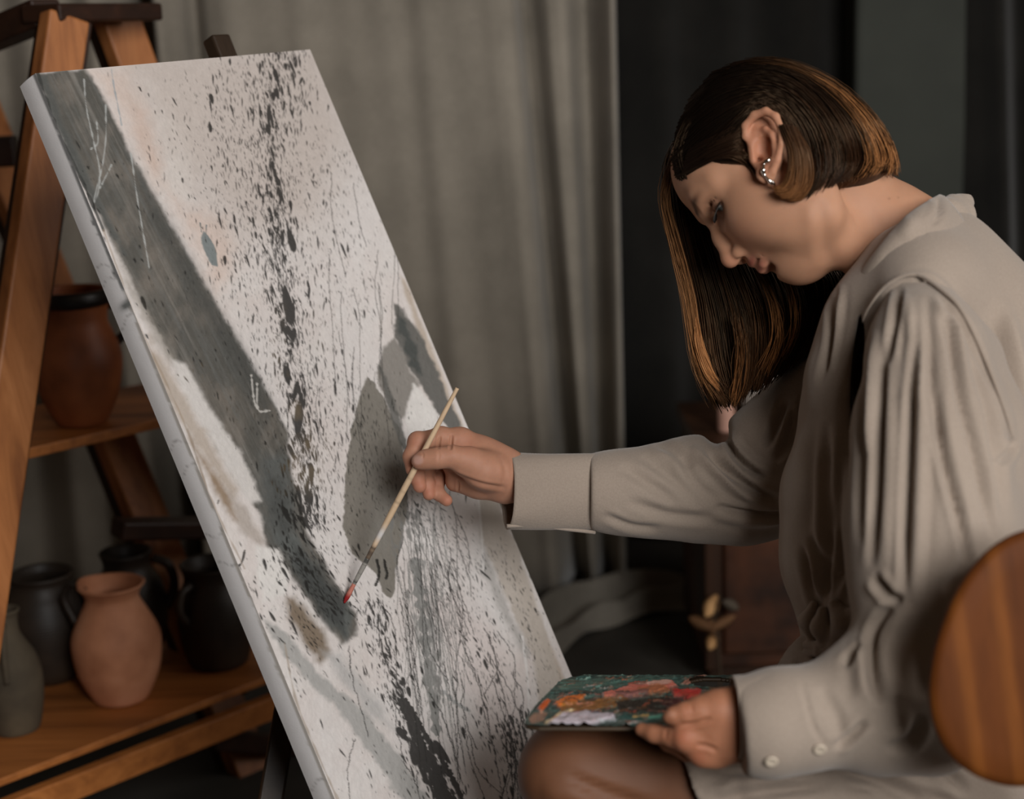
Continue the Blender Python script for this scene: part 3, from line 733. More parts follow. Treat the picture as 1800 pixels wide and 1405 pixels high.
    pa.poly([(330, 770), (350, 790), (405, 870), (425, 920), (408, 915), (370, 850)], S8(138, 116, 92), 8, .8, 6, seed=43)
    pa.poly([(398, 860), (430, 890), (470, 955), (455, 965), (420, 930)], S8(176, 166, 158), 8, .8, 6, seed=44)
    pa.poly([(500, 1046), (520, 1050), (566, 1105), (580, 1150), (562, 1168), (532, 1128), (506, 1085)], S8(122, 106, 88), 8, .85, 6, seed=45)
    pa.poly([(465, 1090), (500, 1110), (560, 1185), (640, 1250), (720, 1350), (790, 1460), (740, 1460), (660, 1340), (590, 1240), (500, 1160)], S8(170, 168, 165), 5, .9, 8, seed=46)
    pa.poly([(560, 1140), (600, 1150), (660, 1225), (700, 1290), (650, 1260), (600, 1200)], S8(178, 176, 174), 10, .7, 8, seed=47)
    pa.poly([(450, 960), (490, 965), (510, 1010), (500, 1045), (462, 1060), (450, 1000)], S8(220, 216, 212), 5, .9, 6, seed=48)
    # grey pool in the middle, crisp edge
    pool = [(645, 660), (660, 676), (690, 728), (708, 780), (716, 845), (714, 900), (706, 950), (697, 1000), (694, 1040), (686, 1052), (672, 1040), (664, 1010), (640, 990), (618, 975), (602, 925), (606, 880), (608, 840), (612, 800), (616, 770), (622, 730), (634, 690)]
    pa.poly(pool, S8(128, 123, 115), 1.6, 1, 5, seed=51, hgt=.0004)
    pa.poly([(640, 800), (690, 800), (700, 900), (680, 990), (650, 960)], S8(134, 130, 123), 14, .7, 10, seed=52)
    # grey strokes at the right edge
    pa.poly([(700, 480), (712, 490), (760, 610), (812, 745), (900, 960), (1010, 1240), (990, 1240), (880, 960), (800, 770), (740, 610)], S8(186, 172, 158), 4, .85, 4, seed=53)
    pa.poly([(690, 528), (716, 555), (745, 600), (790, 705), (812, 748), (790, 760), (762, 715), (735, 672), (714, 640), (694, 590)], S8(104, 102, 98), 3, .95, 6, seed=54)
    pa.poly([(672, 610), (694, 592), (716, 635), (738, 678), (722, 700), (706, 745), (690, 720), (668, 678), (664, 655)], S8(136, 131, 125), 4, .9, 6, seed=55)
    pa.poly([(694, 545), (712, 560), (735, 620), (742, 660), (720, 640), (708, 600)], S8(72, 75, 73), 4, .8, 9, seed=56)
    pa.poly([(664, 640), (676, 655), (706, 745), (718, 790), (708, 790), (684, 730)], S8(96, 95, 91), 3, .8, 4, seed=57)
    pa.poly([(727, 675), (745, 690), (776, 740), (770, 756), (722, 760), (712, 740)], S8(220, 216, 212), 3, .9, 4, seed=58)
    # lower right bare strip
    pa.poly([(842, 880), (876, 880), (910, 960), (985, 1195), (1070, 1420), (1010, 1420), (948, 1250), (940, 1160), (905, 1090), (868, 1000), (845, 950)], S8(188, 178, 168), 4, .85, 6, seed=61)
    pa.poly([(845, 950), (868, 1000), (905, 1090), (935, 1150), (925, 1165), (880, 1080), (848, 1010)], S8(170, 166, 162), 6, .7, 6, seed=62)
    pa.line([(838, 850), (846, 930), (850, 1010)], 3.0, S8(226, 222, 219), .8, 2)
    pa.line([(918, 1120), (928, 1200), (930, 1290)], 3.2, S8(226, 222, 219), .8, 2)
    pa.poly([(740, 1050), (800, 1040), (870, 1100), (920, 1200), (930, 1330), (860, 1300), (800, 1200)], S8(212, 200, 196), 20, .6, 14, seed=63)
    # grey drip down the lower middle
    for dx, wd_, op in ((0, 9, .9), (14, 4, .7), (-14, 3, .6), (26, 3, .6)):
        pa.line([(730 + dx, 990), (738 + dx, 1050), (746 + dx, 1110), (752 + dx * .8, 1170), (760 + dx * .4, 1230), (768, 1290)], wd_, S8(138, 138, 135), op, 2, vary=.7, seed=64 + dx)
    pa.line([(778, 1215), (800, 1235), (825, 1250)], 5, S8(156, 157, 156), .8, 3, seed=70)
    # grey comma at the upper left, wiry pale lines
    pa.poly([(357, 405), (368, 415), (382, 445), (382, 468), (372, 466), (358, 440), (352, 418)], S8(128, 134, 134), 1.5, 1, 3, seed=71, hgt=.0004)
    for l_ in ([(352, 392), (354, 408)], [(363, 396), (362, 412)]): pa.line(l_, 1.6, S8(120, 126, 126), 1, 1)
    for l_ in ([(196, 122), (200, 150), (208, 190), (214, 220)],): pa.line(l_, 2, S8(150, 160, 166), .8, 1.5, seed=3)
    for l_ in ([(148, 140), (152, 190), (165, 250), (175, 300), (172, 340), (158, 370)], [(186, 185), (186, 240), (180, 290), (168, 340), (160, 385)], [(170, 215), (172, 250), (160, 262)], [(230, 270), (240, 340), (250, 400), (262, 470)], [(196, 290), (186, 310), (176, 330)]):
        pa.line(l_, 1.7, S8(180, 182, 180), .75, 1.2, vary=.7, seed=4)
    for l_ in ([(452, 675), (454, 720), (474, 722)], [(372 + 70, 660), (446, 700), (452, 718)]): pa.line(l_, 2.5, S8(200, 196, 190), .8, 1.5, vary=.6)
    # dark, rough left margin where the paint turns the corner
    pa.line([(66, 130), (96, 215), (135, 300), (150, 330), (182, 405)], 3.2, S8(52, 54, 52), .85, 1.5, vary=.6, seed=8)
    pa.line([(182, 405), (240, 560), (300, 690), (330, 760), (372, 880), (430, 1000)], 2.0, S8(150, 132, 112), .6, 2, vary=.8, seed=9)
    pa.line([(380, 995), (405, 1003), (424, 990), (430, 968)], 2.2, S8(54, 50, 46), .9, 1, vary=.4, seed=5)
    pa.line([(330, 755), (360, 850), (392, 960)], 2.6, S8(138, 122, 106), .6, 2, vary=.6, seed=10)
    pa.line([(500, 1130), (520, 1230), (560, 1330), (600, 1420)], 2.6, S8(160, 146, 130), .7, 2, vary=.7, seed=12)
    # black spatter
    D = Drops(0, 40, 1250, 1800)
    main = [(492, 80), (478, 180), (476, 280), (490, 380), (494, 480), (505, 580), (520, 680), (532, 780), (540, 860), (545, 930)]
    D.spray(main, 2100, 46, 1.3, rng, .05, ang=1.41); D.spray(main, 620, 17, 1.7, rng, .16, ang=1.41)
    D.spray([(488, 400), (496, 470), (508, 560), (516, 610)], 60, 13, 2.2, rng, .3)
    D.spray([(520, 680), (528, 760), (540, 840)], 60, 14, 2.2, rng, .3)
    D.spray([(520, 85), (525, 160), (520, 240)], 60, 14, 1.6, rng, .15)
    D.spray([(420, 100), (440, 300), (460, 480), (540, 640), (620, 760), (700, 900)], 1900, 95, .95, rng, .02, ang=1.41)
    D.spray([(370, 150), (400, 330), (430, 520)], 240, 50, 1.1, rng, .06)
    D.spray([(560, 250), (600, 420), (640, 560)], 420, 70, .85, rng, .03)
    D.spray([(250, 160), (300, 300), (340, 420)], 46, 60, 1.1, rng, .1)
    D.spray([(120, 250), (240, 480), (340, 680)], 70, 45, 1.7, rng, .12)
    D.spray([(520, 860), (530, 900), (545, 930)], 80, 22, 2.4, rng, .25)
    D.spray([(500, 950), (540, 1020), (590, 1080)], 260, 26, 1.4, rng, .12)
    D.spray([(560, 930), (600, 1010), (660, 1100)], 170, 50, 1.3, rng, .1)
    D.spray([(470, 980), (520, 1100), (560, 1150)], 120, 40, 1.3, rng, .08)
    D.spray([(660, 1060), (680, 1150), (710, 1240)], 380, 22, 1.6, rng, .1)
    D.spray([(690, 1220), (730, 1310), (780, 1400), (820, 1500)], 300, 15, 2.0, rng, .25)
    D.spray([(738, 1310), (780, 1400), (830, 1520)], 260, 15, 3.0, rng, .3)
    for k in range(3): D.thread([(700 + k * 6, 1230), (735 + k * 8, 1310), (775 + k * 8, 1390), (820 + k * 8, 1500)], 4.5, rng, 3)
    D.spray([(780, 1000), (840, 1130), (880, 1260)], 520, 55, 1.1, rng, .06)
    D.spray([(880, 1260), (910, 1340), (930, 1420)], 330, 34, 1.6, rng, .14)
    D.spray([(730, 880), (800, 960), (830, 1020)], 240, 45, 1.0, rng, .05)
    D.spray([(420, 1000), (480, 1120), (560, 1280)], 60, 40, 1.4, rng, .1)
    D.spray([(880, 960), (930, 1100), (985, 1260)], 180, 26, .9, rng, .03)
    D.spray([(600, 1150), (700, 1350), (760, 1500)], 150, 70, 1.2, rng, .05)
    for k in range(15):
        x0_ = rng.uniform(555, 690); y0_ = rng.uniform(300, 700); D.thread([(x0_, y0_), (x0_ + rng.normal(4, 6), y0_ + 70), (x0_ + rng.normal(14, 10), y0_ + rng.uniform(110, 260))], .42, rng, 1.2)
    D2 = Drops(0, 40, 1250, 1800)
    for k in range(70):
        x0_ = rng.uniform(690, 800); y0_ = rng.uniform(860, 1120); (D if k % 4 == 0 else D2).thread([(x0_, y0_), (x0_ + rng.normal(8, 8), y0_ + 70), (x0_ + rng.normal(30, 14), y0_ + rng.uniform(120, 300))], .6, rng, 1.4)
    for k in range(26):
        x0_ = rng.uniform(600, 900); y0_ = rng.uniform(1050, 1300); D.thread([(x0_, y0_), (x0_ + rng.normal(14, 10), y0_ + 60), (x0_ + rng.normal(34, 18), y0_ + rng.uniform(90, 240))], .7, rng, 2.2)
    for k in range(14):
        x0_ = rng.uniform(880, 935); D.thread([(x0_, 1240 + k * 6), (x0_ + 10, 1300 + k * 6), (x0_ + rng.normal(16, 12), 1420)], 1.2, rng, 2.4)
    for l_ in ([(662, 985), (666, 1010), (662, 1030)], [(674, 985), (680, 1008), (678, 1018)]): D.thread(l_, 2.0, rng, .5)
    D2.spray([(722, 900), (745, 1060), (765, 1250)], 420, 26, 1.6, rng, .2)
    m2 = D2.read(P); pa.c += (S8(124, 123, 120)[None] - pa.c) * (m2 * .85)[:, None]
    m = D.read(P); fl = fbm(x / 40, y / 60, 77)
    dark = S8(36, 35, 33)[None] * np.ones((len(P), 1)); br = np.clip((fl - .48) * 5, 0, 1)[:, None] * np.clip((y[:, None] - 520) / 120, 0, 1) * np.clip((900 - y[:, None]) / 80, 0, 1) * .9
    dark = dark * (1 - br) + S8(92, 78, 56) * br
    pa.c += (dark - pa.c) * (m * .93)[:, None]
    n4 = fbm(x / 2.6, y / 3.4, 19, 3); pa.c *= (0.90 + .10 * n3 + .10 * n4)[:, None]
    hgt = pa.h + m * .0005 + (n3 - .5) * .0009 + (n4 - .5) * .0006 + (n2 - .5) * .0006
    hgt *= np.clip(np.minimum.reduce([ss.ravel(), CWD - ss.ravel(), tt.ravel(), CHT - tt.ravel()]) / .004, 0, 1)
    V = V + hgt[:, None] * CN
    idx = np.arange(ns * nt_).reshape(nt_, ns)
    Q = np.stack([idx[:-1, :-1], idx[1:, :-1], idx[1:, 1:], idx[:-1, 1:]], -1).reshape(-1, 4)
    root = thing('painting', 'tall leaning abstract canvas, white with a grey sweep and black spatter', 'painting', c2w(on_canvas(CWD / 2, CHT, -.01)))
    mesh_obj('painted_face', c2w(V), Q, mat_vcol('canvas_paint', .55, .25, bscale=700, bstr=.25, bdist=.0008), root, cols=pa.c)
    # wrapped sides with their own marks, about 33 mm deep, corners slightly soft
    me_ = mat_vcol('canvas_side', .7, .2, bscale=900, bstr=.3, bdist=.0008)
    def side(p0, p1, nrm):
        L = np.linalg.norm(p1 - p0); nl, nd = max(60, int(L / .003)), 12
        a, b = np.meshgrid(np.linspace(0, 1, nl), np.linspace(0, 1, nd), indexing='ij')
        W_ = p0 + a.reshape(-1, 1) * (p1 - p0) - CN * b.reshape(-1, 1) * CTH
        W_ = W_ + nrm * (.0012 * np.sin(np.pi * b.reshape(-1, 1)))
        return W_, a.ravel(), b.ravel(), nl, nd
    for nm, p0, p1, nr in (('canvas_side', on_canvas(0, 0), on_canvas(0, CHT), -CU), ('canvas_side', on_canvas(CWD, CHT), on_canvas(CWD, 0), CU), ('canvas_side', on_canvas(CWD, 0), on_canvas(0, 0), -CV), ('canvas_side', on_canvas(0, CHT), on_canvas(CWD, CHT), CV)):
        W_, a, b, nl, nd = side(p0, p1, nr); col = np.tile(S8(236, 233, 233), (len(W_), 1)); nz = fbm(a * 60, b * 3, 91); col *= (.95 + .1 * nz)[:, None]
        if nr is not CU:
            edge = np.clip((.22 * fbm(a * 45, a * 0, 95) + .04 - b) / .03, 0, 1); tone = np.where((a < .22)[:, None], S8(70, 72, 70), S8(168, 160, 150))
            col += (tone - col) * (edge * .8)[:, None]
            for q in (.19, .205, .245, .37, .395, .46, .49, .71):
                col += (S8(140, 136, 132) - col) * (np.clip(1 - np.abs(a - q - .004 * np.sin(b * 5 + q * 40)) / .0013, 0, 1) * .6 * (b < .95))[:, None]
            bl = np.exp(-((a - .232) / .004) ** 2 - ((b - .15) / .35) ** 2); col += (S8(120, 122, 120) - col) * np.clip(bl * 1.4, 0, 1)[:, None]
        idx = np.arange(nl * nd).reshape(nl, nd); Q2 = np.stack([idx[:-1, :-1], idx[:-1, 1:], idx[1:, 1:], idx[1:, :-1]], -1).reshape(-1, 4)
        mesh_obj(nm, c2w(W_), Q2[:, ::-1], me_, root, cols=col)
    mb = mat_wood('stretcher_pine', srgb(150, 120, 84), srgb(176, 144, 104), srgb(190, 160, 120), 2, knots=False)
    for a_, b_, wv in (((.022, .0), (.022, CHT), CU), ((CWD - .022, .0), (CWD - .022, CHT), CU), ((.0, .022), (CWD, .022), CV), ((.0, CHT - .022), (CWD, CHT - .022), CV)):
        p, q = on_canvas(a_[0], a_[1], -.018), on_canvas(b_[0], b_[1], -.018); dd = (q - p) / np.linalg.norm(q - p)
        beam('stretcher_bar', c2w(p + dd * .003), c2w(q - dd * .003), wv @ B.T, None, .038, .022, mb, root, .001)
    return root
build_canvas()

# ------------------------------------------------------------------ the easel that carries it
m_easel = mat_wood('dark_easel_wood', srgb(40, 30, 22), srgb(58, 44, 32), srgb(74, 56, 42), 2, rough=.45, knots=False)
bot = c2w(on_canvas(CWD * .5, CHT, -.05))
ez = thing('easel', 'dark wooden studio easel standing behind and below the leaning canvas', 'easel', (bot[0], bot[1], 0))
sm = CWD * .79
mt, mbm = on_canvas(sm, -.052, -.060), on_canvas(sm * .9, CHT + .03, -.060)
beam('mast', c2w(mt), c2w(mbm), CU @ B.T, None, .030, .022, m_easel, ez)
beam('canvas_clamp', c2w(on_canvas(sm - .03, .004, -.052)), c2w(on_canvas(sm + .03, .004, -.052)), CV @ B.T, None, .012, .012, m_easel, ez)
beam('ledge', c2w(on_canvas(-.06, CHT + .016, -.012)), c2w(on_canvas(CWD + .06, CHT + .016, -.012)), CV @ B.T, None, .024, .06, m_easel, ez)
def foot(p): q = np.array(p, float); q[2] = 0.012; return q
lgt = at(520, 1150, 1.98); lgb = at(476, 1405, 1.93); dirl = (lgb - lgt); lgb2 = lgt + dirl * ((lgt[2] - .01) / (lgt[2] - lgb[2]))
lgtop = lgt - dirl * 1.0
beam('leg', lgtop, lgb2, (1, .2, 0), None, .030, .028, m_easel, ez)
rt = c2w(on_canvas(CWD * .9, CHT * .45, -.075)); rb = c2w(on_canvas(CWD * 1.0, CHT + .02, -.05)); rb = foot(rb + np.array([.02, 0, 0]))
beam('leg', rt, rb, (0, 1, 0), None, .030, .028, m_easel, ez)
bt = c2w(on_canvas(sm, .12, -.085)); beam('leg', bt, foot(floor_at(770, 1150)), (0, 1, 0), None, .030, .026, m_easel, ez)
pa_, pb_ = c2w(on_canvas(CWD * .12, CHT * .90, -.078)), c2w(on_canvas(CWD * 1.0, CHT * .93, -.078)); beam('crossbar', pa_, pb_, (0, 0, 1), None, .035, .02, m_easel, ez)
# ------------------------------------------------------------------ the chair she sits on
m_oak = None
def mat_chair():
    nt = NT('honey_oak'); v = coords(nt, (1, 1, 1), (0, R(6), 0))
    w = nt.n('ShaderNodeTexWave', Scale=9.0, Distortion=1.2, Detail=3); w.bands_direction = 'X'; w.inputs['Detail Scale'].default_value = .6
    mp = nt.n('ShaderNodeMapping'); mp.inputs['Scale'].default_value = (1, 1, .05); nt.l(v, mp.inputs[0])
    nt.l(mp.outputs[0], w.inputs[0])
    a = nt.n('ShaderNodeTexNoise', Scale=60, Detail=6); nt.l(mp.outputs[0], a.inputs[0])
    m1 = nt.n('ShaderNodeMix', data_type='RGBA', blend_type='MULTIPLY'); m1.inputs[0].default_value = .8
    nt.l(ramp(nt, w.outputs[0], [(0.1, srgb(94, 50, 18)), (0.6, srgb(98, 53, 19)), (0.95, srgb(116, 66, 25))]), m1.inputs[6])
    nt.l(ramp(nt, a.outputs[0], [(0.3, (.62, .6, .58, 1)), (0.6, (1, 1, 1, 1))]), m1.inputs[7])
    nt.l(m1.outputs[2], nt.b.inputs['Base Color']); nt.b.inputs['Roughness'].default_value = .6; nt.b.inputs['Specular IOR Level'].default_value = .12
    bump(nt, a.outputs[0], .12, .001); return nt.m
m_oak = mat_chair()
pel = at(1590, 1300, 1.66); SEAT = 0.415
chair = thing('chair', 'honey-brown wooden chair with a rounded backrest, at the lower right corner', 'chair', (pel[0] + .02, pel[1], 0))
def disc(name, c, ex, ey, rx, ry, n, th, m, parent, exps=2.2):
    """rounded board: ex, ey in-plane unit axes, th thickness"""
    a = np.linspace(0, 2 * np.pi, 96, endpoint=False); ez_ = np.cross(ex, ey)
    ca, sa = np.cos(a), np.sin(a); u = np.sign(ca) * np.abs(ca) ** (2 / exps) * rx; v = np.sign(sa) * np.abs(sa) ** (2 / exps) * ry
    prof = [(1 - .020 / rx, .5), (1 - .006 / rx, .42), (1, .22), (1, -.22), (1 - .006 / rx, -.42), (1 - .020 / rx, -.5)]
    V = np.vstack([c + (u * k)[:, None] * ex + (v * k)[:, None] * ey + ez_ * (q * th) for k, q in prof]); Fq = []
    for i in range(len(prof) - 1):
        for j in range(96): Fq.append([i * 96 + j, i * 96 + (j + 1) % 96, (i + 1) * 96 + (j + 1) % 96, (i + 1) * 96 + j])
    Fq.append(list(range(96))[::-1]); Fq.append([(len(prof) - 1) * 96 + j for j in range(96)])
    return mesh_obj(name, V, [f[::-1] for f in Fq], m, parent)
BD = 1.30; th_ = R(20)
bc = cs(1812, 1155, BD); ex_ = np.array([math.cos(th_), math.sin(th_), .10]); ey_ = np.array([-math.sin(th_), math.cos(th_), -.02])
ex_ /= np.linalg.norm(ex_); ey_ -= ex_ * (ey_ @ ex_); ey_ /= np.linalg.norm(ey_)
bkc = c2w(bc)
o = disc('backrest', bkc, ex_ @ B.T, ey_ @ B.T, 170 * BD / F * 1.01, 230 * BD / F, None, .016, m_oak, chair)
sc_c = np.array([pel[0] + .05, pel[1] - .06, SEAT - .016])
disc('seat', sc_c, np.array([1.0, 0, 0]), np.array([0, 1.0, 0]), .215, .20, None, .03, m_oak, chair, 2.4)
for px in (.035, .075):
    p1 = bkc + np.array([px, .014, -.02]); p0 = np.array([bkc[0] + px * 1.6 + .03, sc_c[1] - .17, SEAT - .012])
    V_, F_ = tube(spline([p0, (p0 * .6 + p1 * .4) + np.array([0, -.012, 0]), p1], 14), np.linspace(.013, .010, 14), 12); mesh_obj('back_post', V_, F_, m_oak, chair)
for sx in (-1, 1):
    for sy in (-1, 1):
        p0 = sc_c + np.array([sx * .13, sy * .12, -.012]); p1 = np.array([sc_c[0] + sx * .19, sc_c[1] + sy * .18, 0.0])
        V_, F_ = tube(np.linspace(p0, p1, 8), np.linspace(.018, .012, 8), 12); mesh_obj('leg', V_, F_, m_oak, chair)

# ------------------------------------------------------------------ the woman
woman = thing('person', 'seated woman in a loose beige linen dress, head bowed, painting with a brush', 'person', (pel[0] - .15, pel[1], 0))
def K(rows): return [cs(a, b, d) for a, b, d, r in rows], [r * d / F for a, b, d, r in rows]
def fchain(f, rows, k=.012, op='+', n=None, q=1.0):
    p, r = K(rows); f.chain(p, r, k, op, n, q)
def fball(f, row, k=.01, op='+'):
    p, r = K([row]); f.ell(p[0], (r[0],) * 3, k, op)
SK = S8(180, 134, 106)
parts_V, parts_Q, parts_C = [], [], []
def add_skin(V, Q, C):
    n = sum(len(v) for v in parts_V); parts_V.append(V); parts_Q.append(Q + n); parts_C.append(C)

# head frame: x to the face, y to her left (the lens side), z to the crown
HO = cs(1375, 285, 1.70); th_h, ro_h = R(48), R(18)
hf = np.array([-math.cos(th_h), math.sin(th_h), 0]); hu0 = np.array([-math.sin(th_h), -math.cos(th_h), 0])
hu = hu0 * math.cos(ro_h) + np.array([0, 0, math.sin(ro_h)]); hl = np.array([0, 0, -math.cos(ro_h)]) + hu0 * math.sin(ro_h)
HM = np.stack([hf, hl, hu], 1)
def h2c(p): return np.asarray(p, float) @ HM.T + HO
def c2h(p): return (np.asarray(p, float) - HO) @ HM
def build_head():
    f = Field((-.125, -.095, -.19), (.135, .114, .125), .0019)
    f.ell((.000, 0, .030), (.092, .074, .084), 0)
    f.ell((.046, 0, .046), (.050, .058, .050), .03)
    f.ell((.042, 0, -.022), (.052, .057, .070), .03)
    f.ell((.078, 0, -.043), (.024, .026, .034), .03)
    for s in (1, -1):
        f.chain([(.004, s * .058, -.052), (.030, s * .048, -.080), (.062, s * .018, -.090)], [.017, .018, .016], .025)
        f.ell((.074, s * .030, -.021), (.018, .018, .020), .02)
        f.ell((.056, s * .036, -.030), (.032, .025, .032), .025)
        f.ell((.040, s * .045, -.060), (.030, .020, .032), .03)
        f.ell((.044, s * .044, -.042), (.034, .021, .034), .03)
        f.chain([(.094, s * .010, .026), (.087, s * .030, .033), (.070, s * .048, .026)], [.009, .0085, .009], .014)
    f.ell((.078, 0, -.081), (.016, .018, .016), .022)
    f.ell((.045, 0, -.090), (.036, .030, .018), .03)
    for s in (1, -1): f.ell((.099, s * .032, .008), (.013, .019, .0115), .012, '-')
    f.chain([(.093, 0, .016), (.104, 0, -.006), (.114, 0, -.026)], [.0075, .0075, .0088], .010)
    f.ell((.1155, 0, -.030), (.0092, .0098, .0085), .006)
    for s in (1, -1):
        f.ell((.102, s * .0125, -.034), (.011, .0062, .0075), .006)
        f.ell((.1075, s * .0070, -.0405), (.0062, .0030, .0040), .002, '-', )
        f.ell((.0765, s * .031, .009), (.0142, .0145, .0138), .004)      # lids
        f.chain([(.0905, s * .0185, .0045), (.0930, s * .0270, .0040), (.0915, s * .0370, .0042), (.0845, s * .0440, .0055)], [.0026, .0054, .0056, .0030], .0015, '-')
        f.chain([(.083, s * .019, .018), (.089, s * .031, .0185), (.081, s * .044, .0155)], [.0013, .0016, .0013], .002, '-')
        f.chain([(.1025, 0, -.0495), (.100, s * .007, -.0487), (.0905, s * .018, -.0536), (.0855, s * .0225, -.0556)], [.0050, .0052, .0040, .0025], .005)
        f.chain([(.1005, 0, -.0625), (.0975, s * .009, -.0625), (.0875, s * .0205, -.0568)], [.0060, .0058, .0028], .005)
    for s in (1, -1): f.chain([(.1095, 0, -.0555), (.103, s * .010, -.0553), (.092, s * .020, -.0562), (.085, s * .0258, -.0574)], [.0014, .0014, .0015, .0022], .002, '-')
    f.ell((.095, 0, -.0715), (.010, .014, .0048), .008, '-')
    # neck, carried on to the shoulders
    nk, nr = K([(1425, 335, 1.70, 82), (1491, 366, 1.70, 86), (1560, 414, 1.70, 93), (1640, 470, 1.70, 112)])
    f.chain(list(c2h(nk + np.array([[0, 0, .004]]))), nr, .010, n=c2h(HO + np.array([0, 0, 1.0])), q=.90)
    f.chain(list(c2h([cs(1400, 330, 1.650), cs(1490, 430, 1.662), cs(1540, 500, 1.680)])), [.012, .011, .011], .03)
    # left ear
    ea, eb, ec = np.array([-.66, 0, .75]), np.array([.75, 0, .66]), np.array([.0190, .071, .0025])
    E = lambda a, b, o: ec + eb * a * .95 + ea * (b * .86 if b > 0 else b) + np.array([0, o - .35 * a, 0])
    f.ell(E(-.003, 0.001, .007), (.0185, .0075, .0335), .006, rot=np.array([eb, [0, 1, 0], ea]))
    ER = np.array([eb, [0, 1, 0], ea])
    hx = [(.004, -.001, .010), (.011, .006, .013), (.0165, .016, .016), (.015, .028, .019), (.004, .0365, .021), (-.009, .0365, .022), (-.0185, .026, .022), (-.0225, .010, .021), (-.0205, -.007, .019), (-.014, -.021, .016), (-.007, -.031, .014)]
    f.ell(E(-.004, .010, .020), (.0145, .0085, .0200), .003, '-', rot=ER)
    f.chain([E(*p) for p in hx], [.0030, .0034, .0038, .0042, .0044, .0042, .0040, .0036, .0034, .0036, .004], .0025)
    f.chain([E(*p) for p in ((-.011, -.018, .014), (-.0135, -.006, .0165), (-.0125, .008, .0165), (-.006, .018, .0150), (.004, .022, .0125))], [.0032, .0036, .0036, .0030, .002], .003)
    f.chain([E(*p) for p in ((-.010, .010, .0145), (.000, .013, .0120), (.008, .012, .0105))], [.0028, .0024, .0018], .003)
    f.ell(E(.0005, -.004, .0165), (.0095, .0100, .0125), .003, '-', rot=ER)
    f.ell(E(.0060, -.011, .0120), (.0045, .0090, .0050), .002, '-', rot=ER)
    f.ell(E(.0115, -.010, .0100), (.0042, .0055, .0062), .003, rot=ER)
    f.ell(E(-.008, -.020, .0130), (.0045, .004, .0050), .003)
    f.ell(E(.000, -.030, .0120), (.0105, .0048, .0110), .004, rot=ER)
    V, Q = f.skin(1)
    V = c2h(folds(h2c(V), Q, [([(1442, 350), (1449, 395), (1452, 435), (1462, 468)], 13, -.0022)]))
    x, y, z = V.T
    C = np.tile(SK, (len(V), 1)); g = lambda c, r: np.exp(-(((V - np.array(c)) / np.array(r)) ** 2).sum(1))[:, None]
    nz = fbm(x * 90 + 20, z * 90 + y * 60 + 30, 3)[:, None]; C *= .95 + .1 * nz
    ay = np.abs(y); W = np.stack([x, ay, z], 1); ga = lambda c, r: np.exp(-(((W - np.array(c)) / np.array(r)) ** 2).sum(1))[:, None]
    mixc = lambda w, c: C + (c - C) * np.clip(w, 0, 1)
    C = mixc(ga((.075, .038, -.035), (.03, .022, .022)) * .35, S8(178, 108, 86))
    C = mixc(g((.117, 0, -.032), (.012, .012, .012)) * .4, S8(176, 106, 84))
    lipw = np.clip(np.maximum(ga((.1015, .006, -.0505), (.012, .013, .0048)), ga((.098, .006, -.0618), (.012, .014, .0056))) * 1.3, 0, 1) * (x > .08)[:, None]
    C = mixc(lipw * .8, S8(146, 76, 66))
    br = np.exp(-((z - (.0315 - 8 * (ay - .030) ** 2 + .10 * (ay - .030))) / .0045) ** 2) * np.clip((ay - .008) / .006, 0, 1) * np.clip((.051 - ay) / .012, 0, 1) * (x > .05)
    C = mixc(br[:, None] * .9, S8(70, 46, 32))
    C = mixc(ga((.086, .032, .010), (.012, .016, .010)) * .3, S8(150, 96, 76))
    C = mixc(ga((.091, .031, .0085), (.008, .0155, .0034)) * .85, S8(52, 34, 26))  # lash line and upper-lid shadow put into the colour round the slit
    eE = (V - ec); C = mixc((np.exp(-((eE @ ea) / .034) ** 4 - ((eE @ eb) / .02) ** 4) * (y > .066))[:, None] * .4, S8(186, 114, 88))
    Vc = h2c(V); P = proj(Vc)
    for mx_, my_, r_, w_ in ((1508, 301, 3.2, .85), (1563, 349, 2.2, .4), (1579, 347, 1.8, .35), (1378, 366, 1.8, .25)):
        C = mixc((np.exp(-(((P - [mx_, my_]) / r_) ** 2).sum(1)) * (V[:, 1] > 0))[:, None] * w_, S8(84, 46, 34))
    add_skin(Vc, Q, C)
build_head()

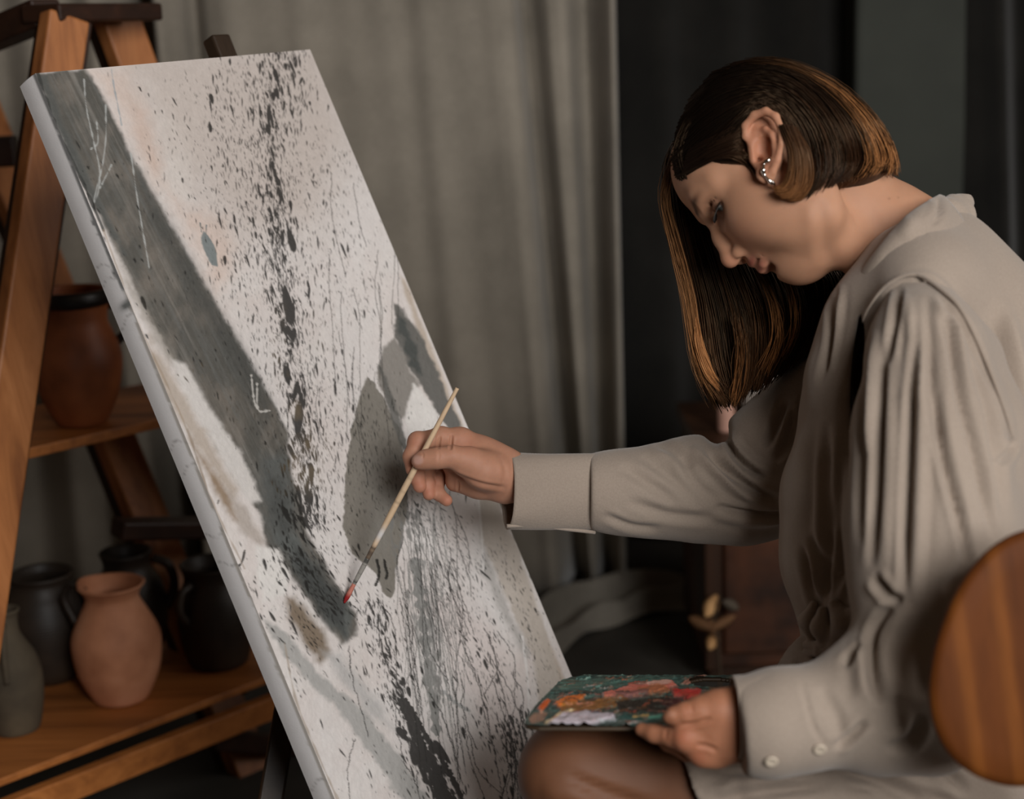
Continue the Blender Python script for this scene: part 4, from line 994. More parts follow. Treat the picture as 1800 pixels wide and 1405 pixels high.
def build_body():
    f = Field(cs(760, 320, 1.72) - [.02, .02, .45], cs(1860, 1405, 1.9) + [.05, .62, .15], .0055)
    cw = lambda p: w2c(np.asarray(p, float)[None])[0]
    # trunk and arms inside the clothes
    fchain(f, [(1630, 470, 1.70, 95), (1640, 640, 1.70, 150), (1620, 900, 1.68, 140), (1600, 1100, 1.67, 130), (1600, 1270, 1.66, 150)], .05, n=(0, 0, 1), q=1.15)
    fchain(f, [(1620, 560, 1.60, 70), (1640, 800, 1.47, 66), (1650, 1095, 1.45, 54), (1480, 1246, 1.43, 44), (1318, 1273, 1.425, 34)], .02)
    fchain(f, [(1540, 650, 1.78, 44), (1300, 848, 1.85, 48), (1100, 860, 1.83, 36), (930, 854, 1.80, 26)], .02)
    for dz in (0.0, 1.0):
        if dz == 0:
            hip, mid, knee = cs(1600, 1330, 1.60), cs(1245, 1395, 1.585), cs(1026, 1352, 1.585); r = (.080, .063, .056)
        else:
            hip, mid, knee = cs(1590, 1330, 1.78), cs(1300, 1390, 1.80), cs(1090, 1395, 1.82); r = (.085, .070, .054)
        f.chain([hip, mid, knee], r, .03)
        kw = c2w(knee); aw = kw + np.array([.10, .03, -(kw[2] - .085)]); cf = kw * .68 + aw * .32 + np.array([.030, .0, 0])
        f.chain([knee + [0, .012, 0], cw(cf), cw(aw)], [.050, .050, .030], .022)
        f.ell(cw(kw + np.array([-.022, -.012, .0])), (.038,) * 3, .03)
        f.chain([cw(aw + [.028, 0, -.048]), cw(aw + [-.06, -.004, -.045]), cw(aw + [-.13, -.010, -.062]), cw(aw + [-.165, -.012, -.066])], [.032, .030, .022, .016], .02)
    V, Q = f.skin(3)
    V = folds(V, Q, [([(996, 1364), (1030, 1380), (1085, 1400), (1150, 1424)], 9, -.004), ([(950, 1390), (1000, 1402), (1050, 1430)], 18, .004)])
    C = np.tile(S8(116, 77, 54), (len(V), 1)); C *= (.95 + .1 * fbm(V[:, 0] * 60 + 40, V[:, 1] * 60 + 40, 13))[:, None]  # legs darker than the face: falloff of light put into the skin colour
    add_skin(V, Q, C)
build_body()

def nail(C, V, c, r, col=S8(214, 172, 154)):
    w = np.exp(-((((V - c) / r) ** 2).sum(1)) ** 3)[:, None]; return C + (col - C) * w * .85
def build_right_hand():
    D0 = 1.795; f = Field(cs(690, 725, 1.72), cs(960, 905, 1.90), .0011)
    k = .006
    # wrist, palm, thenar
    fchain(f, [(960, 856, D0 + .005, 30), (905, 842, D0 + .004, 37), (872, 828, D0 + .004, 42)], .01, n=(0, 0, 1), q=.72)
    fchain(f, [(878, 826, D0 + .006, 40), (840, 812, D0 + .010, 42), (812, 800, D0 + .016, 42)], .012, n=(0, 0, 1), q=.62)
    fchain(f, [(885, 868, D0 + .012, 16), (840, 856, D0 + .018, 17), (800, 848, D0 + .024, 17)], .012)          # heel of the hand
    fchain(f, [(880, 835, D0 - .008, 22), (850, 828, D0 - .014, 27), (815, 818, D0 - .020, 20)], .014)          # thenar
    # knuckles along the top
    for p in ((806, 771, D0 + .012, 18), (812, 778, D0 + .030, 17)): fball(f, p, .012)
    fing = {
        'index': [(812, 772, D0 + .012, 19), (775, 769, D0 + .008, 17.5), (734, 776, D0 + .000, 15.5), (722, 803, D0 - .006, 13.5), (724, 826, D0 - .010, 11)],
        'middle': [(806, 786, D0 + .030, 17), (758, 788, D0 + .030, 16), (732, 808, D0 + .022, 14.5), (733, 838, D0 + .010, 13.5), (738, 855, D0 + .006, 12)],
        'ring': [(812, 805, D0 + .040, 16), (768, 806, D0 + .042, 15), (748, 826, D0 + .034, 13.5), (751, 850, D0 + .022, 12.5), (754, 869, D0 + .018, 11)],
        'little': [(812, 826, D0 + .040, 14), (782, 832, D0 + .044, 13), (768, 848, D0 + .034, 12), (770, 868, D0 + .026, 11.5), (785, 880, D0 + .020, 10.5)],
    }
    parts = [('middle', .003), ('ring', .003), ('little', .003), ('index', .003)]
    for nme, kk in parts:
        g = f.like(); fchain(g, fing[nme], .004)
        for row in fing[nme][1:3]: fball(g, (row[0], row[1], row[2], row[3] * 1.06), .004)
        w = (slice(None),) * 3; d = f.d; hh = np.maximum(kk - np.abs(d - g.d), 0) / kk; f.d = (np.minimum(d, g.d) - hh * hh * kk * .25).astype(np.float32)
    # thumb
    th = [(868, 826, D0 - .010, 26), (825, 808, D0 - .020, 21), (795, 803, D0 - .027, 18.5), (768, 806, D0 - .030, 17), (748, 808, D0 - .029, 15.5), (737, 811, D0 - .028, 14)]
    fchain(f, th, .007)
    V, Q = f.skin(2)
    V = folds(V, Q, [([(774, 766), (772, 778), (771, 790)], 2.2, -.0016), ([(794, 764), (793, 778), (792, 792)], 2.4, -.0022), ([(741, 795), (744, 800), (743, 806)], 1.6, -.0006), ([(770, 792), (772, 800), (770, 812)], 2, -.0005),
                     ([(785, 826), (808, 838), (850, 852), (890, 858)], 3.5, -.0016), ([(806, 843), (805, 865)], 2.0, -.0014), ([(880, 800), (888, 830), (884, 860)], 4, -.0008)])
    C = np.tile(S8(176, 128, 104), (len(V), 1)); C *= (.94 + .12 * fbm(V[:, 0] * 300, V[:, 1] * 300, 17))[:, None]
    P = proj(V)
    for a, b, r, w in ((728, 776, 14, .2), (735, 850, 16, .35), (754, 866, 12, .35), (786, 880, 12, .35), (768, 850, 12, .25), (722, 820, 12, .25), (820, 776, 18, .15)):
        C += (S8(176, 98, 78) - C) * (np.exp(-(((P - [a, b]) / r) ** 2).sum(1)) * w)[:, None]
    nz = cs(735, 809, D0 - .038); m = np.exp(-((((P - [735, 809]) / [9.5, 8.5]) ** 2).sum(1)) ** 3) * (V[:, 2] < D0 - .026)
    C += (S8(196, 156, 142) - C) * (m * .9)[:, None]
    add_skin(V, Q, C)
build_right_hand()
def build_left_hand():
    D0 = 1.425; f = Field(cs(1095, 1190, 1.36), cs(1345, 1375, 1.55), .0011)
    fchain(f, [(1345, 1272, D0 + .004, 46), (1305, 1272, D0 + .004, 48), (1275, 1276, D0 + .004, 48)], .01, n=(0, 0, 1), q=.70)
    fchain(f, [(1285, 1272, D0 + .004, 52), (1252, 1280, D0 + .006, 46), (1230, 1300, D0 + .010, 28)], .014, n=(0, 0, 1), q=.5)
    fchain(f, [(1285, 1312, D0 + .012, 26), (1250, 1318, D0 + .012, 22)], .014)
    fball(f, (1204, 1298, D0 + .002, 24), .012); fball(f, (1234, 1326, D0 + .010, 18), .012); fball(f, (1262, 1333, D0 + .016, 15), .012)
    F_ = {
        'index': [(1215, 1298, D0 + .006, 22), (1182, 1296, D0 + .010, 17.5), (1150, 1290, D0 + .020, 15.5), (1128, 1283, D0 + .028, 12)],
        'middle': [(1236, 1322, D0 + .014, 18), (1208, 1322, D0 + .030, 16), (1175, 1306, D0 + .045, 14.5), (1160, 1296, D0 + .052, 12)],
        'ring': [(1262, 1328, D0 + .020, 16), (1236, 1326, D0 + .042, 15), (1206, 1308, D0 + .060, 14), (1190, 1298, D0 + .068, 11)],
        'little': [(1284, 1326, D0 + .028, 14), (1262, 1320, D0 + .052, 13), (1238, 1302, D0 + .070, 12), (1224, 1294, D0 + .078, 10)],
        'thumb': [(1294, 1250, D0 + .004, 38), (1262, 1248, D0 + .000, 29), (1230, 1250, D0 - .002, 22), (1203, 1253, D0 - .003, 17), (1184, 1258, D0 - .002, 14), (1176, 1261, D0 - .001, 11)],
    }
    for nme in F_:
        g = f.like(); fchain(g, F_[nme], .004); kk = .010 if nme == 'thumb' else .005
        d = f.d; hh = np.maximum(kk - np.abs(d - g.d), 0) / kk; f.d = (np.minimum(d, g.d) - hh * hh * kk * .25).astype(np.float32)
    V, Q = f.skin(2)
    V = folds(V, Q, [([(1250, 1262), (1225, 1272), (1198, 1276)], 4, -.0022), ([(1222, 1310), (1240, 1312), (1262, 1320)], 4, -.0014), ([(1215, 1240), (1218, 1252)], 2.5, -.0006), ([(1172, 1282), (1170, 1300)], 3, -.0006)])
    C = np.tile(S8(166, 112, 84), (len(V), 1)); C *= (.94 + .12 * fbm(V[:, 0] * 300, V[:, 1] * 300, 19))[:, None]; P = proj(V)
    for a, b, r, w in ((1200, 1297, 20, .4), (1228, 1330, 16, .4), (1208, 1248, 12, .2)): C += (S8(172, 96, 70) - C) * (np.exp(-(((P - [a, b]) / r) ** 2).sum(1)) * w)[:, None]
    C += (S8(186, 136, 112) - C) * (np.exp(-((((P - [1181, 1256]) / [9, 6]) ** 2).sum(1)) ** 3) * .7)[:, None]
    add_skin(V, Q, C)
build_left_hand()
m_skin = mat_vcol('skin', .58, .28, sss=.25, bscale=500, bstr=.12, bdist=.0006)
mesh_obj('body', c2w(np.vstack(parts_V)), np.vstack(parts_Q), m_skin, woman, cols=np.vstack(parts_C))

# eyes under the lids, lashes
def mat_eye():
    nt = NT('eye'); at_ = nt.n('ShaderNodeAttribute', attribute_name='tint'); nt.l(at_.outputs['Color'], nt.b.inputs['Base Color'])
    nt.b.inputs['Roughness'].default_value = .08; nt.b.inputs['Coat Weight'].default_value = .5; return nt.m
m_eye = mat_eye(); m_lash = mat_plain('lash_black', srgb(24, 17, 13), .6)
for s in (1, -1):
    bm = bmesh.new(); bmesh.ops.create_uvsphere(bm, u_segments=32, v_segments=24, radius=.0121)
    V = np.array([v.co[:] for v in bm.verts]); bm.verts.index_update(); Fq = [[v.index for v in p.verts] for p in bm.faces]; bm.free()
    gz = np.array([.90, s * .10, -.36]); gz /= np.linalg.norm(gz); a = np.degrees(np.arccos(np.clip((V / np.linalg.norm(V, axis=1, keepdims=True)) @ gz, -1, 1)))
    C = np.where((a < 11)[:, None], S8(14, 12, 12), np.where((a < 28)[:, None], S8(74, 92, 92), S8(196, 186, 180)))
    mesh_obj('eye', c2w(h2c(V + np.array([.0765, s * .031, .009]))), Fq, m_eye, woman, cols=C)
    LV, LF = [], []; n0 = 0
    for i in range(34):
        t = i / 33; b0 = np.array([.0915 - .009 * max(0, t - .45) ** 1.5 * 2.2, s * (.0185 + .0265 * t), .0088 - .001 * t]); dirn = np.array([.85, s * (-.15 + .75 * t), -.42]); dirn /= np.linalg.norm(dirn)
        L = .0105 * (.55 + .45 * math.sin(math.pi * (.2 + .75 * t))); pts = np.array([b0, b0 + dirn * L * .5 + np.array([0, 0, -.0008]), b0 + dirn * L])
        V_, F_ = tube(pts, [.0006, .00045, .00015], 4); LV.append(V_); LF += [[q + n0 for q in fc] for fc in F_]; n0 += len(V_)
    mesh_obj('eyelashes', c2w(h2c(np.vstack(LV))), LF, m_lash, woman)

# earring: a small twisted silver ribbon
m_silver = mat_plain('silver', srgb(225, 220, 214), .12, 1.0)
ep = np.array([cs(a, b, d) for a, b, d in ((1361, 274, 1.612), (1352, 281, 1.606), (1344, 287, 1.607), (1342, 298, 1.606), (1343, 306, 1.608), (1350, 315, 1.606), (1357, 322, 1.608), (1364, 328, 1.612))])
ep = spline(ep, 60); er = .0011 + .0016 * np.abs(np.sin(np.linspace(.0, 3 * np.pi, 60))) ** 1.5
V_, F_ = tube(ep, er, 12); mesh_obj('earring', c2w(V_), F_, m_silver, woman)

# ------------------------------------------------------------------ hair
HC, HR = np.array([-.001, 0, .028]), np.array([.097, .085, .089])
def cap_depth(px, py, grow=.003):
    d = cs(px, py, 1.0); o = (c2h(np.zeros(3)) - HC) / (HR + grow); v = ((d @ HM)) / (HR + grow)
    a, b, c = v @ v, 2 * o @ v, o @ o - 1; disc_ = b * b - 4 * a * c
    if disc_ < 0: return None
    return (-b - math.sqrt(disc_)) / (2 * a)
CAPV = None
def cap_depth(px, py, grow=.003):
    k = np.hypot(CAPP[:, 0] - px, CAPP[:, 1] - py) < 7
    return CAPV[k][:, 2].min() - grow if k.any() else None
def on_cap(pts, grow=.003):
    out = []; last = None
    for p in pts:
        if len(p) > 2: out.append(cs(*p)); last = p[2]; continue
        t = cap_depth(p[0], p[1], grow)
        if t is None: t = last if last is not None else 1.70
        last = t; out.append(cs(p[0], p[1], t))
    # where the first points miss the cap, take the first depth that meets it
    return np.array(out)
def mat_hair():
    nt = NT('brown_hair'); at_ = nt.n('ShaderNodeAttribute', attribute_name='tint'); nt.l(at_.outputs['Color'], nt.b.inputs['Base Color'])
    nt.b.inputs['Roughness'].default_value = .33; nt.b.inputs['Specular IOR Level'].default_value = .45; nt.b.inputs['Specular Tint'].default_value = srgb(230, 190, 150)
    return nt.m
m_hair = mat_hair()
def hair_lock(guides, count, jit, rad, seed, root_c, tip_c, m=16, clumps=60, clump=.6, split=.5, lenvar=.12, name=None, power=1.6, cexp=1.3):
    rng = np.random.default_rng(seed); G = np.stack([spline(g, m) for g in guides])            # (g,m,3)
    u = rng.random(count) * (len(G) - 1); i = np.minimum(u.astype(int), len(G) - 2); fr = (u - i)[:, None, None]
    P = G[i] * (1 - fr) + G[i + 1] * fr
    t = np.linspace(0, 1, m)[None, :, None]
    off = rng.normal(0, 1, (count, 1, 3)) * jit * (.5 + .5 * t)
    cu = rng.random((clumps,)) * (len(G) - 1); ci = np.minimum(cu.astype(int), len(G) - 2); cf = (cu - ci)[:, None, None]
    CP = G[ci] * (1 - cf) + G[ci + 1] * cf + rng.normal(0, 1, (clumps, 1, 3)) * jit * 1.2 * t
    near = np.abs(u[:, None] - cu[None, :]).argmin(1); P = P + off
    P = P + (CP[near] - P) * (clump * t ** power)
    wv = rng.normal(0, 1, (count, 1, 3)) * jit * .35 * np.sin(t * rng.uniform(3, 9, (count, 1, 1)) + rng.uniform(0, 6, (count, 1, 1))); P = P + wv
    cut = 1 - np.abs(rng.normal(0, lenvar, count)); cut = np.clip(cut, .5, 1.06)
    # re-sample each strand to its own length
    tt = np.linspace(0, 1, m)[None, :] * np.minimum(cut, 1)[:, None] * (m - 1); k = np.minimum(tt.astype(int), m - 2); ff = (tt - k)[..., None]
    r_ = np.arange(count)[:, None]; P = P[r_, k] * (1 - ff) + P[r_, k + 1] * ff
    T = np.gradient(P, axis=1); T /= np.linalg.norm(T, axis=2, keepdims=True) + 1e-12
    vw = P / np.linalg.norm(P, axis=2, keepdims=True); S_ = np.cross(T, vw); S_ /= np.linalg.norm(S_, axis=2, keepdims=True) + 1e-12; U_ = np.cross(S_, T)
    rr = rad * rng.uniform(.6, 1.35, (count, 1, 1)) * np.clip(1.05 - t ** 3 * .85, .15, 1)
    ring = [P + S_ * rr * math.cos(a) + U_ * rr * math.sin(a) for a in (math.pi / 2, math.pi * 7 / 6, math.pi * 11 / 6)]
    V = np.stack(ring, 2)                                                                      # count,m,3,3
    base = (np.arange(count) * m * 3)[:, None, None]; ii = np.arange(m - 1)[None, :, None] * 3; jj = np.arange(3)[None, None, :]; j2 = (jj + 1) % 3
    Q = np.stack([base + ii + jj, base + ii + j2, base + ii + 3 + j2, base + ii + 3 + jj], -1).reshape(-1, 4)
    tone = rng.normal(0, .16, (count, 1, 1)) + rng.normal(0, .14, clumps)[near][:, None, None]
    c = root_c + (tip_c - root_c) * np.clip(t * (1 + tone) + tone * .35, 0, 1) ** cexp
    c = np.repeat(c[:, :, None, :], 3, 2)
    return V.reshape(-1, 3), Q, c.reshape(-1, 3)
RT, TP = S8(22, 15, 11), S8(128, 84, 50)
def build_hair():
    f = Field((-.135, -.105, -.16), (.115, .105, .135), .0028)
    f.ell(HC, HR - .001, 0)
    f.ell((-.046, 0, -.035), (.047, .066, .058), .03)
    f.ell((.106, 0, -.036), (.101,) * 3, .01, '-')
    f.cut((.0, .0, -.083), (.35, 0, -1), .01)
    f.ell((.014, .080, .000), (.027, .021, .034), .008, '-')
    V, Q = f.skin(2); C = np.tile(S8(28, 19, 14), (len(V), 1))
    global CAPV, CAPP
    cap = h2c(V); hv = parts_V[0]; hloc = c2h(hv); CAPV = np.vstack([cap, hv[~((hloc[:, 1] > .066) & (np.abs(hloc[:, 0] - .013) < .035) & (np.abs(hloc[:, 2] - .006) < .045))]]); CAPP = proj(CAPV); mesh_all = [(cap, Q, C)]
    near = [
        [(1191, 312), (1246, 277), (1292, 224), (1332, 184), (1378, 206), (1394, 260), (1394, 310), (1380, 338)],
        [(1184, 280), (1238, 226), (1300, 186), (1352, 175), (1394, 214), (1414, 268), (1416, 318), (1398, 352)],
        [(1192, 228), (1246, 176), (1310, 150), (1372, 160), (1420, 208), (1442, 260), (1446, 308), (1424, 345)],
        [(1214, 176), (1270, 141), (1340, 129), (1400, 150), (1450, 198), (1476, 246), (1482, 292), (1462, 326)],
        [(1250, 135), (1310, 117), (1375, 120), (1440, 150), (1490, 198), (1518, 246), (1524, 284), (1508, 308)],
        [(1290, 116), (1350, 109), (1420, 127), (1480, 160), (1530, 210), (1554, 252), (1562, 282), (1550, 298)],
        [(1330, 110), (1390, 115), (1455, 143), (1510, 181), (1549, 224), (1569, 262), (1576, 288), (1578, 303)],
    ]
    mesh_all.append(hair_lock([on_cap(g) for g in near], 3300, .0022, .00064, 5, S8(13, 9, 7), S8(52, 32, 20), clumps=90, clump=.6, lenvar=.08, cexp=3.4))
    mesh_all.append(hair_lock([on_cap(g, .006) for g in near[4:]], 330, .0035, .0004, 6, RT, S8(176, 120, 74), clumps=40, clump=.85, lenvar=.08, cexp=2.2))  # lighter strands at the back only: the light's highlight put into their colour
    temple = [[(1200, 306), (1250, 281), (1292, 266), (1312, 256)], [(1204, 290), (1252, 262), (1292, 246), (1314, 232)], [(1212, 262), (1262, 238), (1298, 220), (1322, 204)]]
    mesh_all.append(hair_lock([on_cap(g) for g in temple], 800, .0016, .0005, 15, S8(22, 15, 11), S8(40, 26, 18), clumps=30, clump=.3, lenvar=.08))
    front_ = [[(1195, 316), (1188, 300), (1186, 278), (1192, 246), (1210, 205)], [(1206, 312), (1203, 296), (1200, 272), (1206, 244), (1222, 204)]]
    mesh_all.append(hair_lock([on_cap(g, .0006) for g in front_], 160, .0016, .0005, 16, S8(17, 12, 9), S8(22, 15, 11), clumps=20, clump=.3, lenvar=.08))
    side_ = [[(1255, 279), (1288, 277), (1316, 292), (1336, 318)], [(1270, 268), (1302, 266), (1320, 280), (1334, 304)]]
    mesh_all.append(hair_lock([on_cap(g, .002) for g in side_], 420, .0013, .0004, 17, S8(26, 18, 13), S8(60, 40, 27), clumps=20, clump=.2, lenvar=.2))
    # lock tucked behind the ear, curling in under it
    tuck = [[(1372, 222, 1.622), (1388, 262, 1.618), (1388, 300, 1.618), (1376, 326, 1.620), (1358, 330, 1.622)],
            [(1384, 222, 1.620), (1402, 265, 1.614), (1404, 310, 1.614), (1390, 340, 1.616), (1368, 342, 1.620)],
            [(1398, 225, 1.622), (1422, 270, 1.614), (1426, 318, 1.616), (1412, 348, 1.620), (1392, 354, 1.626)]]
    mesh_all.append(hair_lock([np.array([cs(p[0], p[1], p[2] - .022) for p in g]) for g in tuck], 800, .0018, .0005, 7, S8(40, 26, 18), S8(132, 88, 54), clumps=14, clump=.5, lenvar=.05))
    # nape: dark ends brushing the neck
    nape = [[(1420, 300, 1.635), (1428, 340, 1.635), (1420, 362, 1.64)], [(1470, 280, 1.635), (1474, 318, 1.635), (1462, 338, 1.64)], [(1520, 262, 1.65), (1530, 292, 1.65), (1522, 308, 1.65)], [(1555, 265, 1.68), (1574, 294, 1.68), (1582, 306, 1.685)]]
    mesh_all.append(hair_lock([np.array([cs(*p) for p in g]) for g in nape], 800, .003, .0005, 8, S8(40, 26, 18), S8(84, 54, 34), clumps=40, clump=.4, lenvar=.15))
    # long hair hanging on the far side of the face
    far = [
        [(1196, 250, 1.70), (1180, 300, 1.735), (1190, 400, 1.765), (1218, 520, 1.78), (1226, 610, 1.78), (1244, 668, 1.78), (1272, 712, 1.78)],
        [(1200, 250, 1.705), (1192, 310, 1.74), (1212, 420, 1.77), (1242, 540, 1.785), (1254, 630, 1.785), (1270, 685, 1.785), (1284, 716, 1.785)],
        [(1215, 240, 1.72), (1218, 330, 1.755), (1248, 440, 1.78), (1280, 540, 1.79), (1292, 620, 1.79), (1296, 680, 1.79), (1297, 706, 1.79)],
        [(1240, 240, 1.735), (1262, 360, 1.77), (1300, 460, 1.79), (1334, 540, 1.795), (1340, 610, 1.795), (1330, 660, 1.795), (1320, 690, 1.795)],
        [(1270, 250, 1.75), (1310, 390, 1.785), (1358, 480, 1.80), (1382, 550, 1.80), (1374, 610, 1.80), (1352, 655, 1.80), (1336, 680, 1.80)],
        [(1300, 280, 1.76), (1360, 410, 1.79), (1415, 490, 1.805), (1432, 545, 1.805), (1418, 595, 1.805), (1396, 628, 1.805), (1380, 648, 1.805)],
        [(1340, 300, 1.77), (1410, 420, 1.79), (1466, 475, 1.80), (1474, 510, 1.80), (1462, 550, 1.80), (1440, 590, 1.80), (1418, 614, 1.80)],
    ]
    fg = [np.array([cs(*p) for p in g]) for g in far]
    back = [g + np.array([0, 0, .02]) for g in fg]
    mesh_all.append(hair_lock(fg, 2600, .0042, .00075, 9, S8(16, 11, 8), S8(70, 43, 24), clumps=46, clump=.75, lenvar=.10, power=2.0, cexp=2.6))
    mesh_all.append(hair_lock(back, 1000, .005, .0015, 10, S8(15, 10, 8), S8(40, 25, 15), clumps=50, clump=.3, lenvar=.10))
    fly = [[(1185, 270, 1.70), (1164, 340, 1.73), (1180, 420, 1.75), (1205, 520, 1.76), (1224, 640, 1.77), (1262, 716, 1.77)], [(1192, 270, 1.70), (1172, 345, 1.73), (1196, 440, 1.75), (1220, 540, 1.76), (1236, 650, 1.77), (1270, 700, 1.77)]]
    mesh_all.append(hair_lock([np.array([cs(*p) for p in g]) for g in fly], 46, .004, .0003, 11, S8(80, 54, 34), S8(176, 124, 80), clumps=8, clump=.5))
    for gl, n_ in (([[(1178, 400, 1.745), (1206, 500, 1.762), (1222, 600, 1.768), (1246, 680, 1.77)], [(1184, 400, 1.745), (1214, 500, 1.762), (1232, 600, 1.768), (1256, 690, 1.77)]], 36),
                   ([[(1330, 470, 1.755), (1358, 540, 1.765), (1362, 600, 1.768), (1336, 668, 1.77)], [(1336, 470, 1.755), (1366, 540, 1.765), (1370, 600, 1.768), (1346, 664, 1.77)]], 110),
                   ([[(1385, 490, 1.765), (1396, 540, 1.77), (1392, 590, 1.77), (1366, 640, 1.775)], [(1388, 490, 1.765), (1400, 540, 1.77), (1396, 590, 1.77), (1372, 640, 1.775)]], 40),
                   ([[(1290, 560, 1.765), (1296, 620, 1.768), (1290, 680, 1.77), (1284, 712, 1.77)], [(1300, 560, 1.765), (1312, 620, 1.768), (1304, 680, 1.77), (1292, 712, 1.77)]], 90)):
        mesh_all.append(hair_lock([np.array([cs(*p) for p in g]) for g in gl], n_ // 3, .0050, .00042, 30 + n_, S8(48, 30, 18), S8(150, 98, 56), clumps=10, clump=.5, lenvar=.12))
    lk = [[(1222, 560, 1.765), (1224, 610, 1.765), (1240, 660, 1.765), (1264, 690, 1.77)], [(1226, 560, 1.765), (1236, 610, 1.765), (1252, 650, 1.765), (1262, 670, 1.77)]]
    mesh_all.append(hair_lock([np.array([cs(*p) for p in g]) for g in lk], 130, .0012, .00045, 12, S8(140, 92, 54), S8(180, 124, 78), clumps=4, clump=.7))
    VV, QQ, CC, n = [], [], [], 0
    for V, Q, C in mesh_all: VV.append(V); QQ.append(Q + n); CC.append(C); n += len(V)
    o = mesh_obj('hair', c2w(np.vstack(VV)), np.vstack(QQ), m_hair, woman, cols=np.vstack(CC)); o['kind'] = 'stuff'
build_hair()
# ------------------------------------------------------------------ the linen dress
m_dress = mat_cloth('beige_linen', srgb(146, 132, 120), srgb(162, 148, 135), 1100, sheen=.25, bstr=.3)
m_button = mat_plain('pale_button', srgb(196, 182, 164), .35)
Z = (0, 0, 1)
def build_dress():
    lo, hi = cs(1340, 320, 1.66) - [0, 0, .26], cs(1860, 1260, 1.80) + [0, 0, .16]
    f = Field(lo, hi, .0032)
    fchain(f, [(1648, 562, 1.68, 132), (1632, 700, 1.68, 194), (1595, 900, 1.67, 196), (1588, 1030, 1.66, 170), (1590, 1105, 1.66, 144), (1595, 1240, 1.66, 180)], .05, n=Z, q=1.08)
    fchain(f, [(1700, 548, 1.68, 104), (1727, 645, 1.68, 134), (1730, 800, 1.68, 150)], .06)
    fchain(f, [(1650, 440, 1.68, 74), (1620, 500, 1.60, 74), (1612, 530, 1.555, 64)], .05)       # near shoulder
    fchain(f, [(1610, 480, 1.74, 80), (1545, 580, 1.79, 72), (1512, 634, 1.82, 66)], .05)         # far shoulder
    fchain(f, [(1494, 545, 1.70, 30), (1484, 625, 1.70, 36), (1466, 720, 1.69, 46)], .02)         # front placket
    fchain(f, [(1575, 480, 1.65, 44), (1522, 566, 1.63, 48), (1490, 660, 1.63, 60)], .05)
    fchain(f, [(1440, 860, 1.66, 46), (1446, 985, 1.65, 44), (1478, 1040, 1.65, 40)], .04)
    # armhole: the sleeve is set in under the edge of the yoke
    sy_ = np.linspace(556, 756, 26)
    for x_, y_, r_ in zip(np.interp(sy_, [556, 600, 680, 756], [1515, 1510, 1505, 1502]), sy_, 3 + 6 * np.sin(np.linspace(.3, 2.9, 26))): f.cone(cs(x_, y_, 1.46), cs(x_, y_, 1.645), r_ * 1.5 / F, r_ * 1.6 / F, .003, '-')
    for r in ((1612, 548, 1.50, 60), (1598, 590, 1.48, 88), (1650, 600, 1.48, 90), (1650, 720, 1.47, 105), (1625, 800, 1.46, 118), (1640, 940, 1.45, 130)): fball(f, r, .004, '-')
    V, Q = f.skin(3)
    st = [([(1454, 740), (1452, 855), (1457, 960), (1452, 1062)], 9, -.008), ([(1476, 800), (1472, 900), (1484, 980), (1462, 1066)], 9, -.007), ([(1426, 940), (1448, 1006), (1446, 1066)], 7, -.006),
          ([(1410, 960), (1424, 1020), (1440, 1076)], 7, -.005), ([(1498, 900), (1502, 1000), (1478, 1070)], 8, -.006), ([(1430, 720), (1424, 850), (1420, 940)], 12, -.004),
          ([(1520, 560), (1500, 700), (1492, 840)], 14, -.004),
          ([(1740, 560), (1770, 680), (1775, 760)], 16, -.006), ([(1760, 520), (1790, 640), (1800, 740)], 14, .005), ([(1700, 566), (1716, 600), (1732, 632)], 5, -.007),
          ([(1462, 520), (1460, 600), (1440, 680)], 6, -.004), ([(1480, 500), (1474, 580), (1462, 660)], 5, .003), ([(1620, 340), (1622, 420)], 4, -.0015),
          ([(1590, 484), (1640, 489), (1690, 545), (1720, 610), (1755, 700)], 7, .003), ([(1590, 484), (1548, 520), (1512, 580), (1504, 680)], 7, .003)]
    st = [(q[0], q[1], q[2] * 1.1) for q in st]
    V = folds(V, Q, st)
    dr = mesh_obj('dress', c2w(V), Q, m_dress, woman)
    Vd = V
    # bunched waist, tied in: short soft rolls above a folded belt
    f = Field(cs(1385, 1040, 1.50), cs(1560, 1180, 1.74), .0016)
    for i, (xa, xb, xc, rr) in enumerate(((1430, 1419, 1428, 13), (1446, 1444, 1452, 16), (1466, 1484, 1470, 19), (1500, 1520, 1496, 17))):
        row = []
        for x_, y_, k_ in ((xa, 1068, .6), (xb, 1096, 1.15), (xc, 1128, .7)):
            z_ = front(V, x_, y_, 9) or front(V, x_ + 16, y_, 9) or 1.64; row.append((x_ , y_ + (7 if i % 2 else -4), z_ - .001, rr * k_))
        fchain(f, row, .006)
    for y0_, y1_, rr in ((1134, 1136, 8), (1148, 1146, 8)):
        row = [(x_, y0_ + (y1_ - y0_) * k_, (front(V, x_, y0_ - 6, 12) or front(V, x_ + 20, y0_ - 6, 12) or 1.64) - .004, rr) for x_, k_ in ((1418, 0), (1440, .3), (1466, .6), (1500, 1))]
        fchain(f, row, .003)
    Vw, Qw = f.skin(2); mesh_obj('waist_gather', c2w(Vw), Qw, m_dress, dr)
    # ---- skirt over the lap
    f = Field(cs(1150, 1100, 1.60) - [0, 0, .18], cs(1860, 1480, 1.80) + [0, .06, .16], .0036)
    fchain(f, [(1600, 1130, 1.66, 160), (1600, 1300, 1.65, 190)], .05, n=Z, q=1.1)
    fchain(f, [(1620, 1345, 1.62, 175), (1420, 1395, 1.60, 160), (1200, 1404, 1.59, 140), (1120, 1396, 1.59, 134)], .05)
    fchain(f, [(1610, 1330, 1.78, 160), (1400, 1390, 1.80, 150), (1240, 1400, 1.80, 130)], .06)
